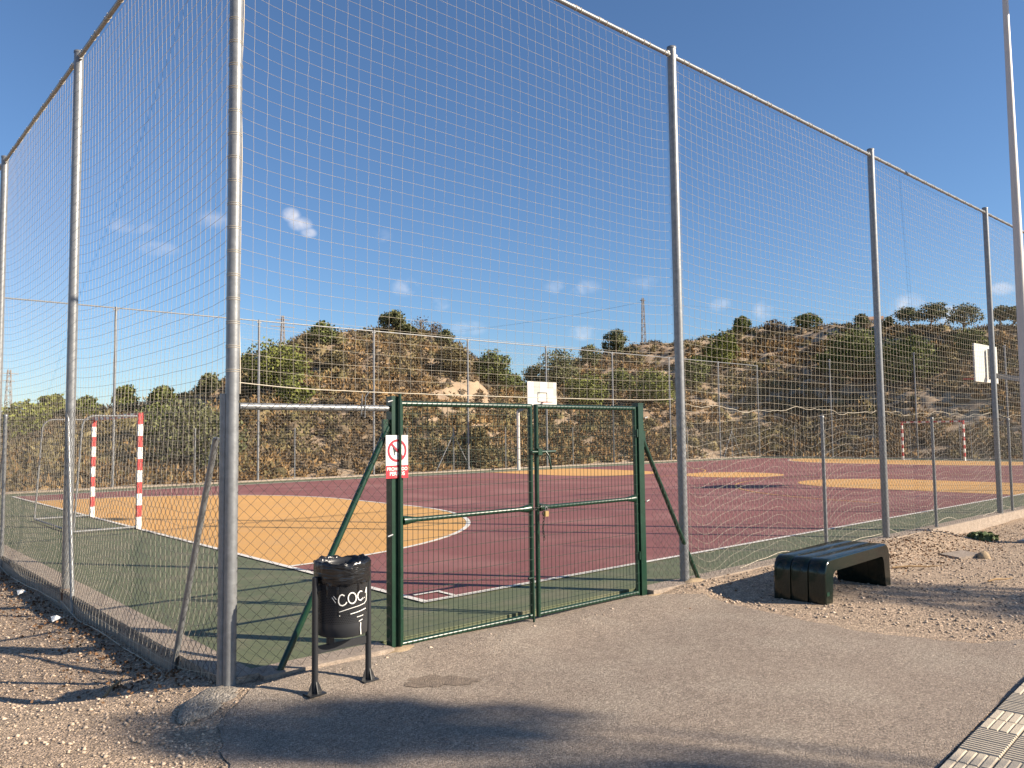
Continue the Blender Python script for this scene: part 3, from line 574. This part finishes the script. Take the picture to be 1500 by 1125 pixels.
# far side and right end
F3 = empty('ball_stop_fence', (0,0,0), label='far netted fence at the foot of the hills', cat='fence')
fx = [0.]+[5.5+5*k for k in range(0, 8)]+[45.]
for x in fx: tall_post(F3, x, 23.2, ZC, H=6.12, r=.042)
for k, (x0, x1) in enumerate(zip(fx[:-1], fx[1:])):
    top_rail(F3, (x0, 23.2), (x1, 23.2), z=6.1, r=.022, ties=False); A, u, n_, L = frame((x0+.05, 23.2), (x1-.05, 23.2))
    link('net', net_mesh('net', L, .15, 6.08, u, n_, A, -.04, cell=.12, sag=.1, low=.6, seed=40+k, r=.0016), 'cord', F3)['kind'] = 'stuff'
for x in (8.2, 12.0, 17.2, 19.7, 22.8, 27.4, 32.6, 37.2, 41.9): thin_post(F3, x, 23.26, ZC, 2.05)
for x in (19.7, 41.9): brace(F3, (x,23.26,1.8), (x-1.0,23.26,ZC)); brace(F3, (x,23.26,1.8), (x+1.0,23.26,ZC))
chain_link(F3, (0,23.2), (45,23.2), .07, ZC+.05, 2.0)
F4 = empty('ball_stop_fence', (0,0,0), label='netted fence closing the far right end of the court', cat='fence')
fy = [0., 4.0, 8.6, 13.2, 18.2, 23.2]
for y in fy[:-1]: tall_post(F4, 45, y, ZC, H=6.12, r=.042, ang=math.pi/2)
for k, (y0, y1) in enumerate(zip(fy[:-1], fy[1:])):
    A, u, n_, L = frame((45, y0+.05), (45, y1-.05)); link('net', net_mesh('net', L, .15, 6.0, u, n_, A, .04, cell=.12, sag=.1, low=.6, seed=60+k, r=.0016), 'cord', F4)['kind'] = 'stuff'
for y in (2., 6.3, 11., 15.7, 20.7): thin_post(F4, 45.06, y, ZC, 2.05)
chain_link(F4, (45,0), (45,23.2), -.07, ZC+.05, 2.0)

# ------------------------------------------------------------------ gate
GA, GB, GM = 1.30, 4.31, 2.82
gate = empty('double_gate', (0,0,0), label='dark green double leaf gate of welded wire with diagonal braces', cat='gate')
for x in (GA, GB): MB().box((x-.04,-.04,-.15),(x+.04,.04,2.0)).box((x-.043,-.043,2.0),(x+.043,.043,2.012)).build('gate_post', 'green', gate)
MB().tube([(GA+.022,-.062,.0),(GA+.022,-.062,2.03)], .0125, 10).build('mesh_tube', 'green', gate)
for x, s, zt in ((GA, -1, 1.77), (GB, 1, 1.66)):
    MB().tube([(x+s*.05,-.0,zt),(x+s*1.03,-.03,-.06)], .024, 12).build('brace', 'green', gate); MB().box((min(x+s*.04,x+s*.10),-.015,zt-.10),(max(x+s*.04,x+s*.10),.015,zt+.06)).build('brace_plate', 'green', gate)
for x0, x1, hinge in ((GA+.065, GM-.045, -1), (GM+.03, GB-.06, 1)):
    lf = empty('gate_leaf', (0,0,0)); lf.parent = gate; zb, zt = .075, 1.955
    for x in (x0, x1): MB().tube([(x,0,zb-.02),(x,0,zt+.02)], .022, 12).build('stile', 'green', lf)
    for z in (zb, zt): MB().tube([(x0,0,z),(x1,0,z)], .022, 12).build('rail', 'green', lf)
    m_ = MB(); e = .10; m_.tube([(x0+.02,-.0,1.03),(x0+.05,0,1.03),(x0+e+.05,0,1.03),(x1-e-.05,0,1.03),(x1-.05,0,1.03),(x1-.02,0,1.03)], [.036,.036,.020,.020,.036,.036], 12); m_.build('middle_rail', 'green', lf)
    xs = np.arange(x0+.05, x1-.02, .05); zs = np.arange(zb+.10, zt-.02, .10)
    V1, F1_ = strands(np.array([[(x,-.026,zb-.01),(x,-.026,zt+.01)] for x in xs]), .0022, 5); V2, F2_ = strands(np.array([[(x0-.018,-.0225,z),(x1+.018,-.0225,z)] for z in zs]), .0018, 4)
    o = link('wire_mesh', np_mesh('wire_mesh', np.concatenate([V1, V2]), np.concatenate([F1_, F2_+len(V1)])), 'gwire', lf); o['kind'] = 'stuff'
    xh = x0 if hinge < 0 else x1
    for z in (.45, 1.7): MB().box((xh-.03+.03*hinge,-.035,z-.04),(xh+.03+.03*hinge,.03,z+.04)).build('hinge', 'green', lf)
    if hinge > 0:
        MB().tube([(x0-.10,-.045,1.54),(x0+.20,-.045,1.54)], .013, 8).box((x0-.03,-.06,1.51),(x0+.02,-.02,1.57)).tube([(x0+.07,-.05,1.54),(x0+.09,-.07,1.50),(x0+.12,-.07,1.38)], .009, 8).build('latch', 'green', lf)
    else:
        MB().tube([(x1-.03,-.05,.0),(x1-.03,-.05,.42),(x1-.09,-.05,.42)], .010, 8).build('drop_bolt', 'green', lf)
for x, z in ((GA-.06, 1.97), (GA-.06, .93), (GB+.07, 1.86), (GB+.07, 1.0), (GA-.05, .06)): MB().tube([(x-.025,-.05,z-.006),(x+.02,-.05,z+.006)], .008, 8).build('bolt', 'galv', gate)
ch = empty('padlocked_chain', (GM-.0, -.06, 1.0), label='dark chain with a brass padlock hanging on the gate', cat='chain')
b = MB(); lk = []
for k in range(9): lk.append((.045+.006*math.sin(k), -.005, -.02-.028*k))
for k in range(7): lk.append((-.06+.026*k, -.01, .06-.010*abs(k-3)))
for k, (x, y, z) in enumerate(lk):
    a = R(90*(k % 2)); c_, s_ = math.cos(a), math.sin(a); P_ = []
    for t in np.linspace(0, 2*math.pi, 13): u_, v_ = .010*math.cos(t), .018*math.sin(t); P_.append((x+u_*c_, y+u_*s_, z+v_) if k < 9 else (x+v_, y+u_*c_, z+u_*s_))
    b.tube(P_, .0032, 5)
b.build('chain_links', 'chain', ch)['kind'] = 'stuff'
MB().box((.045,-.035,-.045),(.085,-.012,.005)).build('padlock_body', 'brass', ch); MB().tube([(.052,-.024,.0)]+[(.065-.013*math.cos(t), -.024, .025+.016*math.sin(t)) for t in np.linspace(0, math.pi, 9)]+[(.078,-.024,.0)], .0035, 6).build('shackle', 'galv', ch)
# no-dogs sign on the gate post
sg = empty('no_dogs_sign', (1.20, -.046, 1.37), label='white and red prohibition sign with a crossed out dog', cat='sign'); W_, H_ = .205, .335
MB().box((0,-.003,0),(W_,0,H_)).build('plate', 'white', sg); MB().box((0,-.0045,0),(W_,-.0031,.10)).build('red_band', 'signred', sg)
c = (W_/2, .215); ro, ri = .088, .070; b = MB(); n = 40
V = [(c[0]+r*math.cos(t), -.0062, c[1]+r*math.sin(t)) for r in (ro, ri) for t in np.linspace(0, 2*math.pi, n, endpoint=False)]; b.add(V, [(k, (k+1) % n, n+(k+1) % n, n+k) for k in range(n)])
d = np.array([-1, 1])/math.sqrt(2)*.074; e = np.array([1, 1])/math.sqrt(2)*.008
b.add([(c[0]+s*d[0]+t*e[0], -.0066, c[1]+s*d[1]+t*e[1]) for s, t in ((-1,-1),(-1,1),(1,1),(1,-1))], [(0,3,2,1)]); b.build('prohibition_ring', 'signdark', sg)
dog = [(-.042,.018),(-.046,.030),(-.038,.022),(-.030,.012),(.012,.012),(.022,.026),(.030,.034),(.034,.026),(.046,.022),(.044,.014),(.034,.012),(.030,-.004),(.028,-.040),(.020,-.040),(.018,-.014),(-.012,-.010),(-.022,-.018),(-.022,-.040),(-.031,-.040),(-.034,-.014),(-.036,.006)]
MB().add([(c[0]+x*.95, -.0054, c[1]+y*.95) for x, y in dog], [tuple(range(len(dog)))]).build('dog_pictogram', 'black', sg)
def text(body, size, x, z, parent, m, y=-.0055):
    cu = bpy.data.curves.new('t', 'FONT'); cu.body = body; cu.size = size; cu.align_x = 'CENTER'; cu.offset = size*.02; tmp = bpy.data.objects.new('t', cu); col.objects.link(tmp)
    bpy.context.view_layer.update(); me = bpy.data.meshes.new_from_object(tmp.evaluated_get(bpy.context.evaluated_depsgraph_get())); bpy.data.objects.remove(tmp)
    me.materials.clear(); o = link('lettering', me, m, parent, (x, y, z)); o.rotation_euler = (R(90), 0, 0); return o
text('PROHIBIDO', .036, W_/2, .060, sg, 'white'); text('PERROS', .040, W_/2, .022, sg, 'white'); text('\u2013 \u2013\u2013\u2013 \u2013\u2013', .014, W_/2, .006, sg, 'white')

# ------------------------------------------------------------------ litter bin
BX, BY = .56, -.51
BZ = float(gz(BX, BY))+.005
bin_ = empty('litter_bin', (BX, BY, BZ), R(2.7), label='black perforated litter bin on two posts beside the gate', cat='bin')
MB().lathe([(r*.89,z) for r,z in [(.0,.360),(.178,.360),(.184,.365),(.187,.43),(.192,.812),(.203,.817),(.203,.83),(.190,.83),(.183,.80),(.176,.39),(.0,.38)]], 48).build('drum', 'perf', bin_)
for s in (-1, 1):
    x = s*.206
    p = MB(); p.tube([(x,0,.01),(x,0,.745)], .0205, 16); p.lathe([(.0205,.745),(.016,.752),(.001,.754)], 16, c=(x,0)); o = p.build('post', 'binmetal', bin_)
    q = MB(); q.box((x-.06,-.045,.0),(x+.06,.045,.010))
    for dx, dy in ((1,0),(-1,0),(0,1),(0,-1)): q.add([(x+dx*.018-dy*.003, dy*.018-dx*.003, .01),(x+dx*.055-dy*.003, dy*.042-dx*.003, .01),(x+dx*.018-dy*.003, dy*.018-dx*.003, .09),(x+dx*.018+dy*.003, dy*.018+dx*.003, .01),(x+dx*.055+dy*.003, dy*.042+dx*.003, .01),(x+dx*.018+dy*.003, dy*.018+dx*.003, .09)], [(0,1,2),(5,4,3),(1,4,5,2),(0,2,5,3)])
    q.build('foot_plate', 'binmetal', o)
    MB().box((min(s*.165,x),-.012,.66),(max(s*.165,x),.012,.69)).build('bracket', 'binmetal', bin_)
MB().box((-.195,-.006,.255),(.195,.006,.305)).build('crossbar', 'binmetal', bin_); MB().box((-.11,-.02,.30),(-.075,.02,.37)).build('hinge_stem', 'binmetal', bin_)
PH0 = math.atan2(CAM[1]-BY, CAM[0]-BX)-R(2.7)
def on_drum(xz, yz):
    th = math.asin(max(-.97, min(.97, (xz-465)/315.))); z = .606-(yz-615)*.000600+.038*(math.cos(th)-.9); r = (.1925+(z-.45)*.0116)*.89; return (r*math.cos(PH0+th), r*math.sin(PH0+th), z)
STROKES = [([(490,578),(462,562),(437,575),(422,610),(422,645),(440,675),(470,682),(500,668),(518,645)],13),([(580+47*math.cos(t),605+58*math.sin(t)) for t in np.linspace(0,2*math.pi,22)],13),([(697,535),(672,533),(650,556),(643,590),(655,622),(680,632),(708,606)],12),([(720,598),(724,606)],10),([(733,552),(741,520),(747,488),(748,560),(745,635),(722,665),(660,690),(560,715),(470,738),(430,748)],7),([(741,718),(690,740),(640,757),(560,776)],9),([(712,790),(675,802),(636,811)],7),([(702,836),(660,858)],8),([(682,870),(680,930),(686,1000)],10),([(345,588),(388,648)],6),([(362,574),(395,612)],6)]
b = MB()
for pts, w_ in STROKES:
    d_ = []
    for (x0,y0),(x1,y1) in zip(pts[:-1], pts[1:]):
        for t in np.arange(4)/4.: d_.append((x0+(x1-x0)*t, y0+(y1-y0)*t))
    d_.append(pts[-1]); L_, R_ = [], []
    for i, (x, y) in enumerate(d_):
        x0, y0 = d_[max(i-1, 0)]; x1, y1 = d_[min(i+1, len(d_)-1)]; l_ = math.hypot(x1-x0, y1-y0) or 1; nx_, ny_ = -(y1-y0)/l_*w_/2, (x1-x0)/l_*w_/2
        L_.append(on_drum(x+nx_, y+ny_)); R_.append(on_drum(x-nx_, y-ny_))
    n = len(d_); b.add([(p[0]*1.006, p[1]*1.006, p[2]) for p in L_+R_], [(i, i+1, n+i+1, n+i) for i in range(n-1)])
b.build('lettering', 'white', bin_)
# bag folded over the rim
rng = np.random.default_rng(8); n = 140; prof = [(.180,.50),(.183,.66),(.186,.79),(.196,.842),(.209,.844),(.2125,.826),(.2105,.80),(.2095,.77),(.2075,.742),(.2055,.712),(.2005,.700)]; prof = [(r*.89, z) for r, z in prof]
A_ = np.linspace(0, 2*math.pi, n, endpoint=False); V = []
for i, (r, z) in enumerate(prof):
    wr = sum(rng.uniform(.2, 1)*np.sin(A_*k+rng.uniform(0, 6)+i*.5) for k in (5, 9, 14, 23, 31))*(.0016 if i > 4 else .0030 if i > 2 else .006); zz = z+(.006*np.sin(A_*4+1)+.004*np.sin(A_*11)+.003*np.sin(A_*19+i) if i > 6 or i == 3 or i == 4 else 0*A_)
    V += [((r+wr[k])*math.cos(A_[k]), (r+wr[k])*math.sin(A_[k]), zz[k]) for k in range(n)]
m_ = M['bag']; nn, ll = m_.node_tree.nodes, m_.node_tree.links; t = nn.new('ShaderNodeTexCoord'); mp = nn.new('ShaderNodeMapping'); mp.inputs['Scale'].default_value = (5, 5, 24); ll.new(t.outputs['Object'], mp.inputs[0]); z_ = nn.new('ShaderNodeTexNoise'); z_.inputs['Scale'].default_value = 1; z_.inputs['Detail'].default_value = 3; z_.inputs['Distortion'].default_value = 1.5; ll.new(mp.outputs[0], z_.inputs['Vector']); bu = nn.new('ShaderNodeBump'); bu.inputs['Strength'].default_value = .55; bu.inputs['Distance'].default_value = .02; ll.new(z_.outputs['Fac'], bu.inputs['Height']); ll.new(bu.outputs[0], nn['Principled BSDF'].inputs['Normal'])
bg_ = MB().add(V, [(i*n+k, i*n+(k+1) % n, (i+1)*n+(k+1) % n, (i+1)*n+k) for i in range(len(prof)-1) for k in range(n)], 0, True).build('bin_bag', 'bag', None, (BX, BY, BZ)); bg_.rotation_euler = (0,0,R(2.7)); tag(bg_, 'black plastic bag folded over the rim of the litter bin', 'bag')

# ------------------------------------------------------------------ bench
bench = empty('bench', (6.12, -1.16, float(gz(6.1,-1.16))), R(3.5), label='dark green moulded plastic bench with three ribbed strips', cat='bench')
Lb, Hb, Wb = .86, .45, .54
def arc(cx_, cz_, r, a0, a1, n=9): return [(cx_+r*math.cos(t), cz_+r*math.sin(t)) for t in np.linspace(R(a0), R(a1), n)]
outer = [(-Lb,-.08),(-Lb+.01,.18)]+arc(-Lb+.155,Hb-.14,.14,180,90)+arc(Lb-.155,Hb-.14,.14,90,0)+[(Lb-.01,.18),(Lb,-.08)]
inner = [(-Lb+.15,-.08),(-Lb+.175,.12)]+arc(-Lb+.27,Hb-.21,.08,180,90)+arc(Lb-.27,Hb-.21,.08,90,0)+[(Lb-.175,.12),(Lb-.15,-.08)]
n = len(outer)
def strip(y0, y1, bev=.014):
    b = MB(); prof = [(y0, -bev*1.2), (y0+bev*.35, -bev*.35), (y0+bev, 0), (y1-bev, 0), (y1-bev*.35, -bev*.35), (y1, -bev*1.2)]; V = []
    oc = np.array(outer); tg = np.gradient(oc, axis=0); tg /= np.linalg.norm(tg, axis=1, keepdims=True); nrm = np.stack([-tg[:, 1], tg[:, 0]], 1)
    for y, off in prof: V += [(oc[i,0]+nrm[i,0]*off, y, oc[i,1]+nrm[i,1]*off) for i in range(n)]
    k = len(prof); F = [(j*n+i, (j+1)*n+i, (j+1)*n+i+1, j*n+i+1) for j in range(k-1) for i in range(n-1)]; b.add(V, F, 0, True)
    V2 = [(x, y, z) for y in (y0, y1) for x, z in inner]; b.add(V2, [(i, i+1, n+i+1, n+i) for i in range(n-1)], 0, True)
    for y, oi, fl in ((y0, 0, 0), (y1, k-1, 1)):
        Vs = [V[oi*n+i] for i in range(n)]+[(x, y, z) for x, z in inner]; F = [(i, i+1, n+i+1, n+i) for i in range(n-1)]; b.add(Vs, F if not fl else [f[::-1] for f in F])
    return b
for k in range(3): strip(-Wb/2+k*Wb/3+.001, -Wb/2+(k+1)*Wb/3-.001).build('seat_strip', 'bench', bench)
MB().box((-Lb+.03,-Wb/2-.004,.10),(-Lb+.085,-Wb/2+.0,.135)).build('badge', 'green', bench)

# ------------------------------------------------------------------ goals and basketball stands
def goal(x, s, label):
    t = empty('handball_goal', (x, GY, ZC+.012), 0, label=label, cat='goal', group='handball goals')
    def striped(p, q, n):
        b = MB(); p, q = np.array(p, float), np.array(q, float)
        for k in range(n): b.bar(p+(q-p)*k/n, p+(q-p)*(k+1)/n, .08, .08, (k+1) % 2)
        return b
    for sy in (-1, 1):
        striped((0,sy*1.54,2.08),(0,sy*1.54,0), 10).build('goal_post', ['white','red'], t)
        y = sy*1.54; MB().tube([(0,y,2.02),(-s*.75,y,2.02)]+[(-s*(.75+.2*math.sin(a)), y, 1.82+.2*math.cos(a)) for a in np.linspace(.2, math.pi/2, 6)]+[(-s*1.05,y,.03)], .018, 8).build('side_frame', 'galv', t)
        MB().tube([(0,y,.03),(-s*1.05,y,.03)], .022, 8).build('ground_bar', 'galv', t)
    striped((0,-1.50,2.04),(0,1.50,2.04), 15).build('crossbar', ['white','red'], t); MB().tube([(-s*1.05,-1.54,.03),(-s*1.05,1.54,.03)], .018, 8).build('back_bar', 'galv', t)
goal(X0, 1, 'red and white goal at the near left end of the court'); goal(X1, -1, 'red and white goal at the far right end of the court')
def basket(y, s, post_y, label):
    t = empty('basketball_stand', (XM, post_y, ZC), 0, label=label, cat='basketball stand', group='basketball stands'); d = y-post_y
    MB().tube([(0,0,0),(0,0,2.72)], .07, 16).build('post', 'white', t)
    MB().bar((0,0,2.70),(0,d-s*.12,3.12),.10,.14).bar((0,d-s*.12,3.0),(0,d-s*.12,3.85),.10,.10).build('arm', 'galv', t)
    bd = MB().box((-.9,d-.02,2.92),(.9,d+.02,3.97)).build('backboard', 'board', t); f = d+s*.024
    b = MB()
    for a, c_ in (((-.3,3.05),(.3,3.09)),((-.3,3.46),(.3,3.50)),((-.3,3.09),(-.26,3.46)),((.26,3.09),(.3,3.46))): b.box((a[0],min(f,f+s*.003),a[1]),(c_[0],max(f,f+s*.003),c_[1]))
    b.build('target_square', 'black', bd)
    b = MB()
    for a, c_ in (((-.52,3.40),(-.14,3.96)),((.30,3.68),(.70,3.96)),((.70,3.36),(.89,3.68))): b.box((a[0],min(f-s*.002,f),a[1]),(c_[0],max(f-s*.002,f),c_[1]))
    b.build('faded_print', 'greyprint', bd)['kind'] = 'stuff'
    b = MB(); b.torus((0,d+s*.36,3.05),.225,.010,28,6); b.bar((0,d,3.05),(0,d+s*.14,3.05),.12,.02); b.build('hoop', 'red', t)
basket(20.38, -1, 22.0, 'far white backboard on a white post seen above the gate'); basket(2.44, 1, .35, 'near white backboard seen from behind beside the third tall post')

# ------------------------------------------------------------------ lamp post
lx, ly_ = 12.3, CAM[1]+.2765*(12.3-CAM[0])
lp = empty('lamp_post', (lx, ly_, float(gz(lx, ly_))), 0, label='pale tapered lamp post at the right edge', cat='lamp post')
MB().tube([(0,0,0),(0,0,4),(0,0,9)], [.095,.070,.042], 20).build('pole', 'lamp', lp); MB().box((-.18,-.18,-.02),(.18,.18,.03)).build('base_plate', 'galv', lp)
b = MB(); b.tube([(0,0,8.9),(.2,-.3,9.15),(.6,-.9,9.25)], [.03,.03,.03], 10); b.box((.5,-1.35,9.2),(.75,-.75,9.3)); b.build('lamp_head', 'lamp', lp)

# ------------------------------------------------------------------ footings, stones, debris
def lump(name, x, y, rx, ry, h, rz, m, label, cat, seed, n=26, k=9):
    rng = np.random.default_rng(seed); V = []; ph = rng.uniform(0, 6, 8)
    for i in range(k):
        u = i/(k-1)
        for j in range(n):
            a = j*2*math.pi/n; w_ = 1+.10*math.sin(2*a+ph[0])+.08*math.sin(3*a+ph[1])+.05*math.sin(7*a+ph[2]); rr = math.sin(u*math.pi/2)**.6*w_
            V.append((rx*rr*math.cos(a), ry*rr*math.sin(a), h*(math.cos(u*math.pi/2)**.7)-.05*u+.10*h*math.sin(5*a+ph[3]+7*u)*u*(1-u)*3+rng.normal()*h*.025))
    b = MB().add(V, [(i*n+j, (i+1)*n+j, (i+1)*n+(j+1) % n, i*n+(j+1) % n) for i in range(k-1) for j in range(n)], 0, True); o = b.build(name, m, None, (x, y, float(gz(x, y)))); o.rotation_euler = (0,0,rz); return tag(o, label, cat)
lump('concrete_footing', -.14, -.12, .33, .18, .024, R(48), 'lump', 'rough concrete lump round the foot of the corner post', 'footing', 1)
lump('mortar_footing', GA+.02, -.07, .18, .13, .022, R(10), 'sand', 'sandy mortar patch under the left gate post', 'footing', 2)
lump('mortar_footing', GB+.10, -.08, .2, .09, .016, R(0), 'sand', 'sandy mortar patch under the right gate post', 'footing', 3)
lump('mortar_footing', 5.12, -.06, .22, .13, .022, R(0), 'sand', 'crumbly mortar at the foot of the first tall post', 'footing', 4)
sl = MB().box((-.22,-.16,-.03),(.22,.16,.05)).build('concrete_slab', 'conc', None, (10.1,-1.02,float(gz(10.1,-1.02)))); sl.rotation_euler = (R(2),R(-3),R(-20)); tag(sl, 'flat square concrete cover lying in the gravel', 'slab')
lump('pale_stone', 10.22, -1.28, .13, .09, .10, .4, 'sand', 'pale yellow stone against the concrete cover', 'stone', 6, 12, 6)
for x, y, L, a, lab in ((8.35,-1.12,.62,-.75,'straight dry stick lying right of the bench'),(8.2,-2.1,.34,-.5,'short pale stick near the right edge of the gravel'),(-.45,.95,.42,1.0,'thin dry twig leaning at the left kerb')):
    z = float(gz(x, y))+.03; c_, s_ = math.cos(a)*L/2, math.sin(a)*L/2; tag(MB().tube([(x-c_,y-s_,z),(x-.2*c_,y-.2*s_+.02,z+.015),(x+.4*c_,y+.4*s_,z+.01),(x+c_,y+s_,z+.02)], [.012,.011,.009,.005], 7).build('dry_stick', 'stick'), lab, 'stick')
for x, y, lab in ((-.22,5.5,'white paper scrap by the kerb, farther one'),(-.24,3.7,'white paper scrap by the kerb, nearer one')):
    z = float(gz(x, y)); tag(MB().add([(x-.05,y-.06,z+.02),(x+.04,y-.05,z+.05),(x+.05,y+.05,z+.03),(x-.04,y+.06,z+.055),(x,y,z+.07)], [(0,1,4),(1,2,4),(2,3,4),(3,0,4)]).build('paper_scrap', 'white'), lab, 'litter')
rng = np.random.default_rng(77); d = rng.normal(size=(420,3)); d /= np.linalg.norm(d, axis=1, keepdims=True); d *= rng.uniform(.3, 1, (420,1)); d[:, 2] = abs(d[:, 2])
V, F = leaf_arrays(d*np.array([.46,.24,.12]), .09, rng); wd = link('weed', np_mesh('weed', V, F), 'weed', None, (12.15,-.62,float(gz(12.15,-.62))-.02)); tag(wd, 'low green weed growing by the kerb past the bench', 'plant')
# loose stones
def pebbles(name, label, n, region, smin, smax, seed, m='stone', flat=.6):
    rng = np.random.default_rng(seed); P_ = region(rng, n); n = len(P_); z = gz(P_[:, 0], P_[:, 1]); s = smin*(smax/smin)**(rng.uniform(0, 1, n)**2.6)
    base = np.array([(1,0,0),(0,1,0),(-1,0,0),(0,-1,0),(0,0,1),(0,0,-1)], float); dirs = base[None]*(1+rng.uniform(-.35, .35, (n,6,1)))+rng.normal(size=(n,6,3))*.16; dirs[..., 2] *= flat
    a = rng.uniform(0, 6.3, n); c_, s_ = np.cos(a), np.sin(a); x = dirs[..., 0]*c_[:, None]-dirs[..., 1]*s_[:, None]; y = dirs[..., 0]*s_[:, None]+dirs[..., 1]*c_[:, None]
    V = np.stack([x, y, dirs[..., 2]], -1)*s[:, None, None]*.5; V[..., 0] += P_[:, 0:1]; V[..., 1] += P_[:, 1:2]; V[..., 2] += (z+s*.10)[:, None]
    f = np.array([(0,1,4),(1,2,4),(2,3,4),(3,0,4),(1,0,5),(2,1,5),(3,2,5),(0,3,5)]); F = (f[None]+np.arange(n)[:, None, None]*6).reshape(-1, 3)
    tag(link(name, np_mesh(name, V.reshape(-1, 3), F), m), label, 'gravel', kind='stuff')
def reg_left(rng, n):
    x = -.06-4.6*rng.uniform(0, 1, n)**1.3; y = rng.uniform(-2.2, 9., n); k = (x < -.35-.22*np.clip(-y, 0, 9)) | ((y > .1) & (x < -.06)); return np.stack([x, y], 1)[k]
def reg_right(rng, n):
    x = rng.uniform(4.75, 15., n); y = rng.uniform(-4.2, -.12, n); k = (y > -3.45+.075*(x-5)) & ((x > 5.0) | (y > -2)); return np.stack([x, y], 1)[k]
def reg_asph(rng, n): return np.stack([rng.uniform(-.4, 4.7, n), -.16-3.3*rng.uniform(0, 1, n)**1.6], 1)
def reg_sill(rng, n): return np.stack([rng.uniform(.3, 5., n), -.14-.22*rng.uniform(0, 1, n)**2], 1)
pebbles('gravel_stones', 'loose pale gravel left of the kerb', 34000, reg_left, .007, .04, 1); pebbles('gravel_stones', 'loose pale gravel round the bench', 26000, reg_right, .007, .045, 2)
def reg_edge(rng, n):
    t = rng.uniform(0, 1, n); y = -.1-3.*t; return np.stack([-.20-.26*(-y)+rng.normal(size=n)*.13, y], 1)
pebbles('gravel_stones', 'gravel spilling over the left asphalt edge', 2600, reg_edge, .006, .03, 5)
pebbles('gravel_stones', 'scattered grit on the asphalt', 700, reg_asph, .006, .026, 3); pebbles('gravel_stones', 'grit gathered along the gate sill', 260, reg_sill, .008, .04, 4)
def litter_l(rng, n): y = rng.uniform(.2, 8, n); return np.stack([-.10-.40*np.abs(rng.normal(size=n))*.6, y], 1)
def litter_r(rng, n): return np.stack([9.6+rng.normal(size=n)*1.7, -.55+rng.normal(size=n)*.33], 1)
for k, (fn, n, lab) in enumerate(((litter_l, 1100, 'brown leaf litter along the left kerb'), (litter_r, 1500, 'brown leaf litter beyond the bench'))):
    rng = np.random.default_rng(90+k); P_ = fn(rng, n); C = np.stack([P_[:, 0], P_[:, 1], gz(P_[:, 0], P_[:, 1])+rng.uniform(.004, .03, n)], 1); V, F = leaf_arrays(C, .034, rng, .7); tag(link('leaf_litter', np_mesh('leaf_litter', V, F), 'debris'), lab, 'leaf litter', kind='stuff')

# ------------------------------------------------------------------ street trees behind the photographer, seen only by their shade
tree('street_tree', 11.80, -16.95, 0, 10.5, 1.05, 'tall thin street tree whose shade falls across the asphalt by the bin', 'street trees behind the path', 501, m='pine', base=.905, lobes=12, leaf=.10, nleaf=3000, flat=.8, trunk=.06)
tree('street_tree', 11.62, -18.0, 0, 10.6, 1.2, 'second thin street tree shading the asphalt nearest the photographer', 'street trees behind the path', 503, m='pine', base=.89, lobes=14, leaf=.10, nleaf=4200, flat=.8, trunk=.06)
tree('street_tree', 17.0, -16.3, 0, 9.8, 2.4, 'tall street tree whose shade streaks the gravel by the bench', 'street trees behind the path', 502, m='pine', base=.78, lobes=10, leaf=.13, nleaf=2200, flat=.6, trunk=.08)
